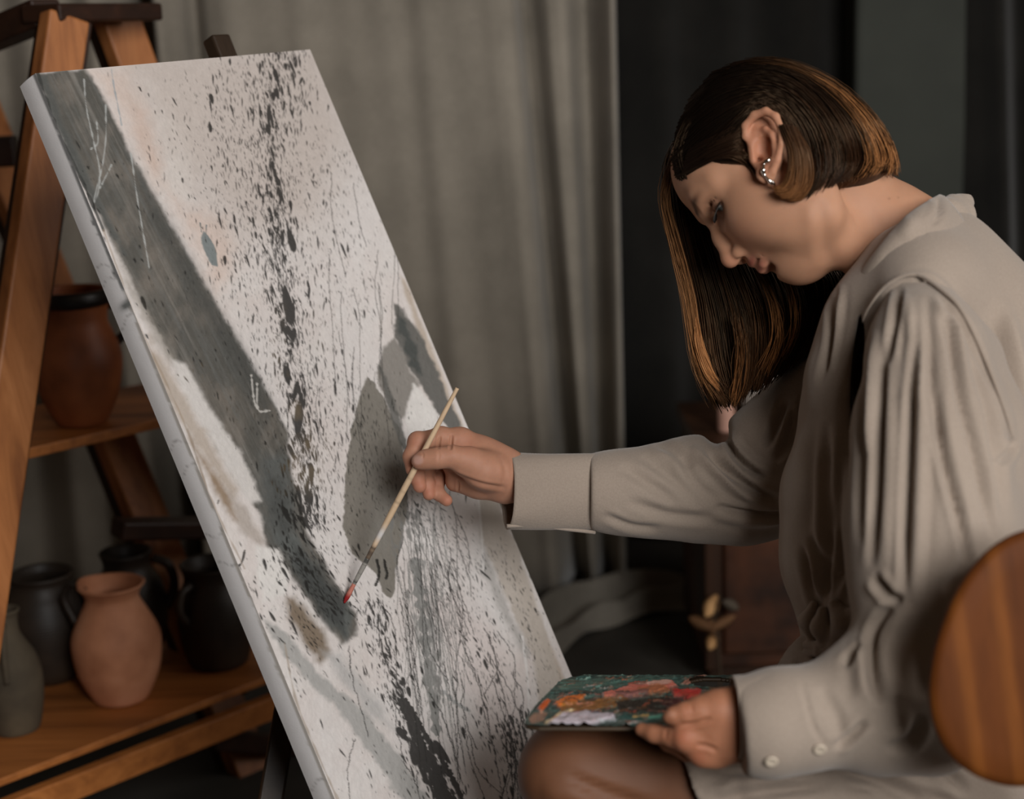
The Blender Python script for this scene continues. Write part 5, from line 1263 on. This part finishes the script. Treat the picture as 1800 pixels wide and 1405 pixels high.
    fball(f, (1428, 1172, 1.66, 46), .03); fball(f, (1480, 1190, 1.64, 70), .04); fball(f, (1400, 1205, 1.68, 36), .03)
    a_, b_ = cs(1183, 1305, 1.5), cs(1228, 1410, 1.5); e1 = b_ - a_; nrm = np.cross(e1, np.array([.12, 0, 1])); nrm = nrm if nrm[0] < 0 else -nrm
    f.cut(a_, nrm, .003)
    # hollow the hem so the leg leaves it
    fchain(f, [(1130, 1376, 1.585, 112), (1222, 1390, 1.585, 118)], .003, '-')
    V, Q = f.skin(3)
    st = [([(1240, 1390), (1330, 1372), (1420, 1368)], 10, .005), ([(1260, 1410), (1360, 1392), (1460, 1380)], 9, -.006), ([(1225, 1350), (1280, 1352), (1330, 1358)], 8, -.003), ([(1470, 1350), (1540, 1375), (1620, 1405)], 10, -.007),
          ([(1520, 1340), (1600, 1370), (1700, 1400)], 10, .005), ([(1480, 1400), (1560, 1400), (1640, 1420)], 10, -.005), ([(1640, 1300), (1660, 1350), (1700, 1400)], 9, -.005), ([(1418, 1132), (1440, 1160), (1424, 1200)], 7, -.006),
          ([(1436, 1140), (1462, 1180), (1450, 1210)], 6, -.006), ([(1405, 1160), (1396, 1190), (1376, 1215)], 6, -.004), ([(1190, 1315), (1205, 1360), (1235, 1412)], 5, .002), ([(1290, 1372), (1300, 1400), (1320, 1430)], 12, -.004)]
    V = folds(V, Q, st); mesh_obj('skirt', c2w(V), Q, m_dress, dr)
    # ---- gathered waist band
    f = Field(cs(1390, 1050, 1.60) - [0, 0, .14], cs(1830, 1160, 1.80) + [0, 0, .1], .003)
    fchain(f, [(1590, 1086, 1.66, 166), (1592, 1118, 1.66, 163)], .01, n=Z, q=1.08)
    fchain(f, [(1455, 1088, 1.625, 36), (1462, 1118, 1.625, 34)], .02); fchain(f, [(1500, 1090, 1.60, 26), (1496, 1120, 1.60, 24)], .02)
    f.cut(cs(1500, 1064, 1.6), (-.05, -1, 0), .01); f.cut(cs(1500, 1138, 1.6), (.05, 1, 0), .01)
    V, Q = f.skin(2)
    st = [([(x + rx, 1066), (x, 1095), (x + rx * .6, 1136)], 4.5, -.005) for x, rx in ((1432, 4), (1446, -4), (1460, 6), (1474, -3), (1490, 5), (1508, -6), (1524, 4))]
    st += [([(1424, 1082), (1460, 1092), (1510, 1078)], 5, -.004), ([(1424, 1110), (1470, 1126), (1512, 1112)], 5, .004)]
    V = folds(V, Q, st); mesh_obj('waistband', c2w(V), Q, m_dress, dr)
    # ---- collar: a soft folded stand round the neck
    crv = [[(1660, 378, 1.69), (1638, 388, 1.645), (1600, 412, 1.618), (1558, 458, 1.614), (1522, 500, 1.632), (1496, 526, 1.667), (1478, 536, 1.70)],
           [(1650, 346, 1.665), (1630, 357, 1.618), (1590, 385, 1.594), (1545, 436, 1.590), (1508, 484, 1.610), (1484, 514, 1.65), (1470, 528, 1.69)],
           [(1664, 352, 1.645), (1642, 368, 1.598), (1602, 396, 1.574), (1558, 448, 1.574), (1518, 498, 1.596), (1490, 530, 1.64), (1472, 540, 1.69)],
           [(1690, 384, 1.632), (1664, 406, 1.592), (1626, 438, 1.577), (1586, 490, 1.580), (1542, 540, 1.606), (1508, 566, 1.648), (1480, 566, 1.69)],
           [(1704, 420, 1.665), (1680, 444, 1.630), (1646, 476, 1.618), (1606, 530, 1.625), (1560, 580, 1.65), (1524, 604, 1.68), (1490, 596, 1.73)]]
    rows = np.array([spline([cs(*p) for p in r], 60) for r in crv]); G = np.array([spline(rows[:, i], 26) for i in range(60)])     # 60 x 26
    idx = np.arange(60 * 26).reshape(60, 26); Q = np.stack([idx[:-1, :-1], idx[:-1, 1:], idx[1:, 1:], idx[1:, :-1]], -1).reshape(-1, 4)
    V = G.reshape(-1, 3)
    if normals_of(V, Q)[:, 2].mean() > 0: Q = Q[:, ::-1]
    V = folds(V, Q, [([(1606, 384), (1598, 402), (1588, 422)], 11, .003), ([(1646, 348), (1651, 374), (1634, 398)], 5, -.007), ([(1560, 446), (1540, 474), (1520, 500)], 10, .0015)])
    co = mesh_obj('collar', c2w(V), Q, m_dress, dr); md = co.modifiers.new('thickness', 'SOLIDIFY'); md.thickness = .003; md.offset = 0
    f = Field(cs(1630, 320, 1.60), cs(1725, 440, 1.80), .0022)
    fchain(f, [(1652, 360, 1.655, 9), (1674, 358, 1.68, 13), (1692, 357, 1.70, 15), (1700, 360, 1.75, 12)], .01)
    fchain(f, [(1694, 358, 1.69, 14), (1696, 382, 1.68, 16), (1694, 410, 1.68, 18), (1690, 432, 1.68, 20)], .01)
    fchain(f, [(1662, 378, 1.66, 16), (1680, 384, 1.665, 17), (1690, 404, 1.67, 18)], .012); fchain(f, [(1672, 366, 1.66, 12), (1690, 370, 1.68, 12)], .012)
    V, Q = f.skin(2); mesh_obj('collar_back', c2w(V), Q, m_dress, dr)
    # ---- left sleeve (near)
    f = Field(cs(1270, 470, 1.36) - [0, 0, .07], cs(1800, 1380, 1.56) + [.03, 0, .08], .0030)
    fchain(f, [(1616, 541, 1.548, 64), (1628, 620, 1.515, 94), (1632, 760, 1.48, 122), (1634, 920, 1.46, 138), (1640, 1040, 1.455, 132), (1636, 1130, 1.45, 118)], .03)
    fchain(f, [(1690, 640, 1.56, 74), (1720, 780, 1.53, 84), (1720, 950, 1.50, 92)], .04)
    fchain(f, [(1650, 1120, 1.45, 126), (1590, 1196, 1.445, 118), (1515, 1238, 1.435, 100), (1430, 1262, 1.43, 76), (1360, 1270, 1.425, 76), (1300, 1276, 1.425, 76)], .012)
    fchain(f, [(1560, 1250, 1.44, 90), (1640, 1280, 1.46, 80)], .05); fchain(f, [(1380, 1268, 1.425, 82), (1352, 1280, 1.42, 76)], .03)
    fchain(f, [(1330, 1220, 1.43, 24), (1400, 1214, 1.44, 25), (1456, 1200, 1.45, 28)], .012)
    a_, b_ = cs(1312, 1192, 1.42), cs(1300, 1320, 1.42)
    f.cut(cs(1296, 1256, 1.42), (-1, .10, .0), .004)
    fchain(f, [(1240, 1270, 1.425, 56), (1330, 1268, 1.425, 58)], .003, '-')
    V, Q = f.skin(3)
    st = [([(1582, 505), (1570, 577), (1560, 640)], 6, -.006), ([(1598, 520), (1603, 647), (1606, 716)], 8, .004), ([(1607, 600), (1600, 760), (1594, 900), (1588, 1044)], 7, -.010), ([(1620, 560), (1622, 760), (1616, 960), (1608, 1060)], 9, .005),
          ([(1640, 690), (1656, 800), (1684, 910), (1702, 990)], 7, -.009), ([(1650, 620), (1672, 760), (1700, 880), (1716, 960)], 9, .004), ([(1662, 530), (1684, 679), (1716, 808), (1746, 947)], 7, -.008),
          ([(1690, 580), (1726, 700), (1752, 800), (1762, 900)], 8, -.006), ([(1782, 774), (1772, 796), (1762, 816)], 6, -.009), ([(1650, 520), (1696, 574), (1732, 650), (1764, 734), (1774, 780)], 6, -.006), ([(1640, 516), (1684, 590), (1716, 680), (1740, 780)], 8, .004), ([(1540, 580), (1532, 680), (1526, 800)], 9, .005), ([(1552, 600), (1548, 720), (1540, 900), (1530, 1000)], 7, -.006),
          ([(1524, 620), (1516, 800), (1512, 960)], 7, -.004), ([(1570, 700), (1566, 860), (1556, 1000)], 10, .004), ([(1630, 520), (1634, 620), (1632, 720)], 7, -.004),
          ([(1534, 1012), (1564, 1048), (1588, 1056)], 8, -.009), ([(1584, 1054), (1550, 1086), (1532, 1130), (1534, 1190), (1548, 1240)], 8, -.007), ([(1600, 1064), (1570, 1110), (1556, 1160), (1566, 1230)], 14, .006),
          ([(1520, 1120), (1514, 1180), (1520, 1230)], 12, .005), ([(1408, 1196), (1430, 1276), (1458, 1322)], 4, -.0025), ([(1468, 1316), (1494, 1296), (1524, 1268)], 7, -.007), ([(1440, 1210), (1470, 1260), (1476, 1300)], 10, -.003),
          ([(1620, 1260), (1600, 1300), (1560, 1320)], 10, -.005), ([(1640, 1080), (1620, 1150), (1624, 1230)], 16, -.004), ([(1660, 1040), (1690, 1000), (1700, 960)], 10, -.004), ([(1480, 1170), (1500, 1150), (1516, 1130)], 7, -.005)]
    st = [(q[0], q[1], q[2] * .95) for q in st]
    V = folds(V, Q, st); sl = mesh_obj('sleeve', c2w(V), Q, m_dress, dr)
    # yoke edge standing over the gathered sleeve head
    yk = spline(np.array([(1516, 566), (1528, 540), (1552, 508), (1580, 489), (1602, 483), (1624, 488), (1652, 508), (1680, 532), (1702, 566), (1722, 608), (1742, 656), (1764, 716), (1782, 772)], float), 70)
    zz = np.array([min(front(Vd, *q, 7) or 1.55, front(V, *q, 7) or 1.55) for q in yk]); zz = np.convolve(np.pad(zz, 4, 'edge'), np.ones(9) / 9, 'valid') - .0005
    V_, F_ = tube(np.array([cs(q[0], q[1], z_) for q, z_ in zip(yk, zz)]), .0004 + .0017 * np.clip(np.minimum(np.arange(70), 69 - np.arange(70)) / 14, 0, 1), 8); mesh_obj('yoke_edge', c2w(V_), F_, m_dress, dr)
    # ---- right sleeve (far, reaching to the canvas)
    f = Field(cs(1020, 540, 1.74) - [0, 0, .02], cs(1560, 960, 2.02), .0030)
    fchain(f, [(1512, 636, 1.81, 66), (1446, 706, 1.83, 74), (1386, 766, 1.85, 80), (1335, 822, 1.86, 84), (1290, 858, 1.86, 80)], .03)
    fchain(f, [(1440, 800, 1.84, 90), (1370, 840, 1.85, 84), (1300, 868, 1.86, 70)], .04)
    fchain(f, [(1296, 862, 1.86, 80), (1210, 860, 1.85, 82), (1130, 866, 1.84, 68), (1070, 865, 1.83, 60), (1020, 864, 1.82, 57)], .03)
    fball(f, (1322, 782, 1.835, 42), .012); fball(f, (1350, 766, 1.83, 50), .02)
    f.cone(cs(1262, 760, 1.72), cs(1262, 764, 2.0), 19 * 1.85 / F, 19 * 1.85 / F, .014, '-')
    fchain(f, [(1284, 776, 1.79, 9), (1300, 806, 1.77, 8)], .012, '-')
    f.cut(cs(1036, 862, 1.82), (-1, 0, 0), .003)
    V, Q = f.skin(3)
    st = [([(1218, 783), (1246, 818), (1293, 859), (1340, 882)], 8, .006), ([(1243, 796), (1283, 833), (1330, 867), (1370, 880)], 7, -.007), ([(1276, 762), (1286, 790), (1308, 818), (1345, 842)], 6, -.008), ([(1290, 768), (1302, 792), (1330, 815), (1360, 832)], 7, .004),
          ([(1382, 700), (1364, 748), (1344, 788)], 7, -.006), ([(1400, 720), (1382, 781), (1358, 808)], 7, -.006), ([(1418, 690), (1404, 760), (1390, 800)], 7, -.005), ([(1258, 890), (1320, 903), (1367, 906), (1398, 898)], 5, -.005), ([(1250, 905), (1320, 920), (1380, 915)], 7, .003),
          ([(1196, 800), (1222, 845), (1262, 880)], 9, -.004), ([(1130, 800), (1180, 840), (1240, 885)], 10, -.003), ([(1100, 880), (1180, 905), (1260, 912)], 8, -.003), ([(1090, 820), (1140, 850), (1190, 880)], 9, -.003), ([(1060, 905), (1110, 925), (1160, 930)], 6, -.003), ([(1150, 780), (1180, 790), (1220, 820)], 8, -.003)]
    st = [(q[0], q[1], q[2] * 1.25) for q in st]
    V = folds(V, Q, st); sr = mesh_obj('sleeve', c2w(V), Q, m_dress, dr)
    # ---- cuffs with real openings
    def cuff(rows, parent, name='cuff', seg=64, th=.0025, wob=.0, seam=True, sq=.8):
        p, r = K(rows); p = np.array(p); n = 30; pp = spline(p, n); rr = np.interp(np.linspace(0, len(r) - 1, n), np.arange(len(r)), r)
        ax = pp[-1] - pp[0]; ax /= np.linalg.norm(ax); yv = np.array([0, 1.0, 0]); yv -= ax * (yv @ ax); yv /= np.linalg.norm(yv); zv = np.cross(ax, yv)
        a = np.arange(seg) / seg * 2 * np.pi; outer, inner = [], []
        for i in range(n):
            w = 1 + wob * np.sin(a * 2 + .6) + .015 * np.sin(a * 5 + i * .12)
            ringd = np.cos(a)[:, None] * yv + np.sin(a)[:, None] * zv * sq
            outer.append(pp[i] + ringd * (rr[i] * w)[:, None]); inner.append(pp[i] + ringd * (rr[i] * w - th)[:, None])
        V = np.vstack(outer + inner[::-1]); m = 2 * n
        Q = np.array([[i % m * seg + j, i % m * seg + (j + 1) % seg, (i + 1) % m * seg + (j + 1) % seg, (i + 1) % m * seg + j] for i in range(m) for j in range(seg)])
        return mesh_obj(name, c2w(V), Q, m_dress, parent)
    cuff([(893, 863, 1.80, 67.5), (960, 864, 1.81, 66.5), (1060, 864, 1.828, 66)], dr, wob=.02, sq=.70)
    # underside overlap of the right cuff
    V_, F_ = tube(spline([cs(*p) for p in ((891, 925, 1.785), (940, 924, 1.80), (1000, 931, 1.81), (1046, 936, 1.82))], 20), .0022, 8); mesh_obj('cuff_edge', c2w(V_), F_, m_dress, dr)
    cuff([(1292, 1262, 1.423, 72), (1320, 1262, 1.423, 77), (1362, 1258, 1.424, 82)], dr, wob=.015, sq=.86)
    for bx, by in ((1356, 1338), (1441, 1317)):
        V, Fq = lathe([(.001, 0), (.0048, 0), (.0058, .001), (.0058, .0018), (.0046, .0024), (.0036, .0018), (.001, .0018)], 20)
        c = np.array([(bx - 900) / F, (by - 702.5) / F, 1]); nb = np.array([-.05, .55, -.83]); nb /= np.linalg.norm(nb)
        e1 = np.cross(nb, [1, 0, 0]); e1 /= np.linalg.norm(e1); e2 = np.cross(nb, e1)
        dsl = [v for v in w2c(np.array([tuple(q.co) for q in sl.data.vertices]) + origin_of(sl)) ]
        dsl = np.array(dsl); pr_ = proj(dsl); k = np.hypot(pr_[:, 0] - bx, pr_[:, 1] - by) < 9
        dd = dsl[k][:, 2].min() if k.any() else 1.38
        mesh_obj('button', c2w(c * dd + V[:, :1] * e1 + V[:, 1:2] * e2 + V[:, 2:] * nb - nb * .0002), Fq, m_button, dr)
    lp = spline(np.array([cs(*p) for p in ((1394, 925, 1.66), (1388, 945, 1.655), (1385, 970, 1.655), (1390, 990, 1.655), (1400, 1004, 1.65))]), 24)
    V_, F_ = tube(lp, .0007, 6); mesh_obj('thread_loop', c2w(V_), F_, m_dress, dr)
    return dr
build_dress()

# ------------------------------------------------------------------ brush in the right hand
def build_brush():
    tip, end = cs(605, 1058, 1.80), cs(804, 682, 1.755)
    # the bristles meet the canvas: slide the tip along its sight line until it touches the picture
    v = cs(605, 1060, 1.0); t = ((CTL + CN * .001) @ CN) / (v @ CN); tip = v * t - CN * 0 
    end = cs(804, 682, 1.60)
    # pass just in front of the index finger, behind the thumb tip
    q0 = cs(742, 800, 1.772)
    axis = q0 - tip; L1 = np.linalg.norm(axis); axis /= L1
    end = tip + axis * (L1 * np.hypot(804 - 605, 682 - 1060) / np.hypot(742 - 605, 800 - 1060))
    for _ in range(40):
        e_ = end[None]; d_ = 804 - proj(e_)[0][0]; end = end + axis * d_ * .0004
    Lt = np.linalg.norm(end - tip)
    root = thing('paintbrush', 'thin wooden paintbrush with a red tip held against the canvas', 'paintbrush', c2w(tip))
    def P(a): return tip + (end - tip) * a
    def seg_(name, a0, a1, radii, m, n=24, cols=None):
        pts = np.array([P(x) for x in np.linspace(a0, a1, n)]); rr = np.interp(np.linspace(0, 1, n), np.linspace(0, 1, len(radii)), radii)
        V, Fq = tube(pts, rr, 12); c = None
        if cols is not None: c = np.repeat(cols(np.linspace(a0, a1, n)), 12, 0)
        return mesh_obj(name, c2w(V), Fq, m, root, cols=c)
    rng = np.random.default_rng(4)
    def wood(a):
        c = np.tile(S8(206, 178, 146), (len(a), 1)); n = fbm(a * 60, a * 0 + 3, 6)[:, None]; c *= .9 + .2 * n
        w = np.clip((fbm(a * 34, a * 0 + 9, 8) - .5) * 6, 0, 1) * np.clip((.62 - a) / .15, 0, 1); c += (S8(92, 78, 66) - c) * w[:, None]
        w = np.exp(-((a - .325) / .03) ** 2); c += (S8(206, 202, 200) - c) * w[:, None]; return c
    seg_('handle', .20, 1.0, [.0026, .0032, .0036, .0036, .0033, .0030, .0027, .0022], mat_vcol('brush_wood', .5, .3), 80, wood)
    def fer(a):
        c = np.tile(S8(150, 146, 140), (len(a), 1)); w = np.clip((fbm(a * 50, a * 0 + 5, 10) - .45) * 6, 0, 1); c += (S8(46, 46, 44) - c) * w[:, None] * .8; return c
    seg_('ferrule', .085, .21, [.0022, .0027, .0029, .0028], mat_vcol('ferrule_metal', .3, .6), 40, fer)
    def bri(a):
        c = np.tile(S8(190, 120, 104), (len(a), 1)); w = np.clip((.05 - a) / .02, 0, 1); c += (S8(150, 34, 36) - c) * w[:, None]; return c
    seg_('bristles', .0, .09, [.0012, .0028, .0030, .0026, .0023], mat_vcol('red_bristles', .5, .4, bscale=900, bstr=.3), 24, bri)
build_brush()

# ------------------------------------------------------------------ palette in the left hand
def build_palette():
    # plane through its near and far edges
    dn, df = 1.475, 1.70
    def dep(x, y): return dn + (df - dn) * (1277 - y) / (1277 - 1188)
    # straight plane from three points
    p0, p1, p2 = cs(950, 1277, dn), cs(1200, 1277, dn - .004), cs(1150, 1188, df)
    nr = np.cross(p1 - p0, p2 - p0); nr /= np.linalg.norm(nr); nr = nr if nr[1] < 0 else -nr      # up
    def hit(x, y): v = cs(x, y, 1.0); return v * ((p0 @ nr) / (v @ nr))
    nx, ny = 270, 100; ys = np.linspace(1187.5, 1277, ny)
    xl = np.interp(ys, [1187, 1192, 1198, 1210, 1240, 1262, 1270, 1274, 1277], [1030, 1000, 984, 972, 942, 926, 922, 926, 948])
    xr = np.interp(ys, [1187, 1189, 1192, 1198, 1204, 1212, 1230, 1250, 1265, 1277], [1296, 1310, 1314, 1312, 1304, 1290, 1270, 1250, 1226, 1185])
    V, PX = [], []
    for i, y in enumerate(ys):
        for x in np.linspace(xl[i], xr[i], nx): PX.append((x, y)); V.append(hit(x, y))
    V, PX = np.array(V), np.array(PX); x, y = PX.T
    # board coordinates for the brushwork: across and deep, in true lengths
    A = (V - p0) @ ((p1 - p0) / np.linalg.norm(p1 - p0)) * 1000; Dp = np.linalg.norm(np.cross(V - p0, (p1 - p0) / np.linalg.norm(p1 - p0)), axis=1) * 1000
    pa = Paint(PX, S8(70, 98, 92)); n1 = fbm(A / 16, Dp / 9, 201); n2 = fbm(A / 5, Dp / 3, 205); n3 = fbm(A / 34 + 3, Dp / 10, 209)
    pa.mix((n1 - .45) * 3.5, S8(38, 56, 54)); pa.mix((n2 - .55) * 5 * (y < 1235), S8(126, 150, 138)); pa.mix((n3 - .58) * 4, S8(86, 70, 54))
    E = dict(smooth=False)
    pa.poly([(985, 1200), (1150, 1190), (1190, 1200), (1100, 1208), (985, 1215)], S8(86, 118, 108), 3, .7, 4, seed=211)
    pa.poly([(1060, 1222), (1110, 1208), (1180, 1200), (1192, 1208), (1150, 1220), (1090, 1228), (1062, 1228)], S8(226, 128, 110), 2, .95, 5, hgt=.003, seed=212)
    pa.poly([(1110, 1207), (1175, 1200), (1188, 1206), (1150, 1210)], S8(236, 184, 168), 1.5, .9, 3, hgt=.0035, seed=213)
    pa.poly([(1180, 1216), (1235, 1214), (1228, 1226), (1205, 1232), (1185, 1226)], S8(222, 72, 66), 2, 1, 3, hgt=.003, seed=214)
    pa.poly([(1120, 1212), (1160, 1208), (1186, 1216), (1160, 1224), (1120, 1222)], S8(190, 118, 80), 2, .8, 5, hgt=.002, seed=215)
    pa.poly([(1075, 1224), (1140, 1216), (1138, 1226), (1090, 1230)], S8(128, 92, 92), 2, .7, 4, seed=216)
    pa.poly([(974, 1240), (996, 1226), (1030, 1224), (1026, 1232), (1002, 1240), (984, 1246)], S8(222, 118, 48), 1.6, 1, 4, hgt=.003, seed=217)
    pa.poly([(944, 1248), (962, 1230), (968, 1234), (950, 1254)], S8(214, 96, 40), 1.6, .9, 3, hgt=.002, seed=218)
    pa.poly([(992, 1238), (1060, 1230), (1110, 1230), (1080, 1246), (1010, 1254), (984, 1252)], S8(150, 100, 50), 2.5, .95, 5, hgt=.001, seed=219)
    pa.poly([(1082, 1236), (1150, 1226), (1210, 1228), (1200, 1244), (1140, 1258), (1090, 1256)], S8(52, 46, 40), 2.5, .95, 5, seed=220)
    pa.poly([(1160, 1232), (1208, 1228), (1205, 1238), (1168, 1248)], S8(88, 48, 48), 2, .9, 4, seed=221)
    pa.poly([(964, 1272), (988, 1258), (1030, 1254), (1080, 1258), (1082, 1268), (1040, 1276), (970, 1277)], S8(214, 202, 212), 2, 1, 4, hgt=.0035, seed=222)
    pa.poly([(956, 1274), (984, 1254), (1012, 1250), (990, 1262), (968, 1276)], S8(234, 206, 160), 1.5, .9, 3, hgt=.003, seed=223)
    pa.poly([(1030, 1254), (1078, 1254), (1080, 1260), (1036, 1260)], S8(58, 70, 86), 1.5, .8, 3, seed=224)
    pa.poly([(1084, 1262), (1120, 1258), (1170, 1256), (1172, 1272), (1100, 1276)], S8(44, 96, 92), 2, .9, 4, hgt=.002, seed=225)
    pa.poly([(1110, 1263), (1140, 1259), (1142, 1264), (1112, 1268)], S8(220, 180, 110), 1.4, .9, 3, hgt=.003, seed=226)
    pa.poly([(1140, 1262), (1166, 1260), (1162, 1268), (1138, 1268)], S8(112, 190, 170), 1.4, .9, 3, hgt=.003, seed=227)
    pa.poly([(930, 1264), (950, 1250), (966, 1252), (956, 1270), (934, 1274)], S8(164, 124, 104), 2, .8, 4, seed=228)
    pa.poly([(1196, 1204), (1226, 1190), (1242, 1188), (1236, 1192), (1210, 1206)], S8(206, 140, 120), 1.2, .9, 2, hgt=.002, seed=229)
    pa.poly([(1240, 1200), (1300, 1188), (1312, 1192), (1300, 1206), (1250, 1215)], S8(112, 92, 70), 2, .85, 4, seed=230)
    pa.poly([(1255, 1206), (1290, 1198), (1286, 1208), (1258, 1216)], S8(50, 62, 56), 2, .7, 3, seed=231)
    rng = np.random.default_rng(77); pal = [S8(*q) for q in ((196, 100, 60), (60, 110, 104), (120, 156, 146), (226, 150, 120), (90, 66, 48), (216, 204, 200), (40, 48, 48), (150, 96, 50), (210, 90, 70), (150, 130, 100), (36, 60, 60))]
    for q in range(240):
        yy = rng.uniform(1191, 1274); xx = rng.uniform(960 + (1277 - yy) * .2, 1200 + (1277 - yy) * .5); L = rng.uniform(5, 26); k = int(np.argmin(np.hypot(x - xx, y - yy)))
        col = pal[rng.integers(len(pal))] * .55 + pa.c[k] * .45 if rng.random() < .7 else pal[rng.integers(len(pal))]
        pa.line([(xx - L / 2, yy + rng.normal(1, 1.5)), (xx, yy + rng.normal(0, 1)), (xx + L / 2, yy - rng.normal(1, 1.5))], rng.uniform(.5, 1.5), col, rng.uniform(.5, 1), .8, hgt=rng.uniform(.0005, .0022), vary=.6, seed=int(q))
    h = np.maximum(pa.h, 0) + .0016 * np.clip(n2 - .35, 0, 1) + .0022 * np.clip(fbm(A / 7, Dp / 2.2, 240) - .45, 0, 1) * (x < 1215)
    V = V + nr * h[:, None]; pa.c *= 1.3
    keep = ((x - 1252) / 40) ** 2 + ((y - 1199.5) / 8.2) ** 2 > 1
    idx = np.arange(nx * ny).reshape(ny, nx); Q = np.stack([idx[:-1, :-1], idx[1:, :-1], idx[1:, 1:], idx[:-1, 1:]], -1).reshape(-1, 4); Q = Q[keep[Q].all(1)]
    used = np.unique(Q); mp = -np.ones(len(V), int); mp[used] = np.arange(len(used)); Q = mp[Q]; V, C = V[used], pa.c[used]
    nn = normals_of(V, Q)
    if (nn @ nr).mean() < 0: Q = Q[:, ::-1]
    root = thing('palette', "paint-crusted artist's palette resting on her knee in her left hand", 'palette', c2w(V.mean(0) - nr * .005))
    top = mesh_obj('wet_paint', c2w(V), Q, mat_vcol('oil_paint', .32, .5, bscale=260, bstr=.35, bdist=.002, coat=.2), root, cols=C)
    V0 = V - nr * ((V - p0) @ nr)[:, None] - nr * .0012
    bd = mesh_obj('board', c2w(V0), Q, mat_wood('palette_wood', srgb(48, 38, 28), srgb(66, 52, 38), srgb(84, 66, 48), 0, knots=False), root)
    md = bd.modifiers.new('thickness', 'SOLIDIFY'); md.thickness = .0032; md.offset = -1
build_palette()
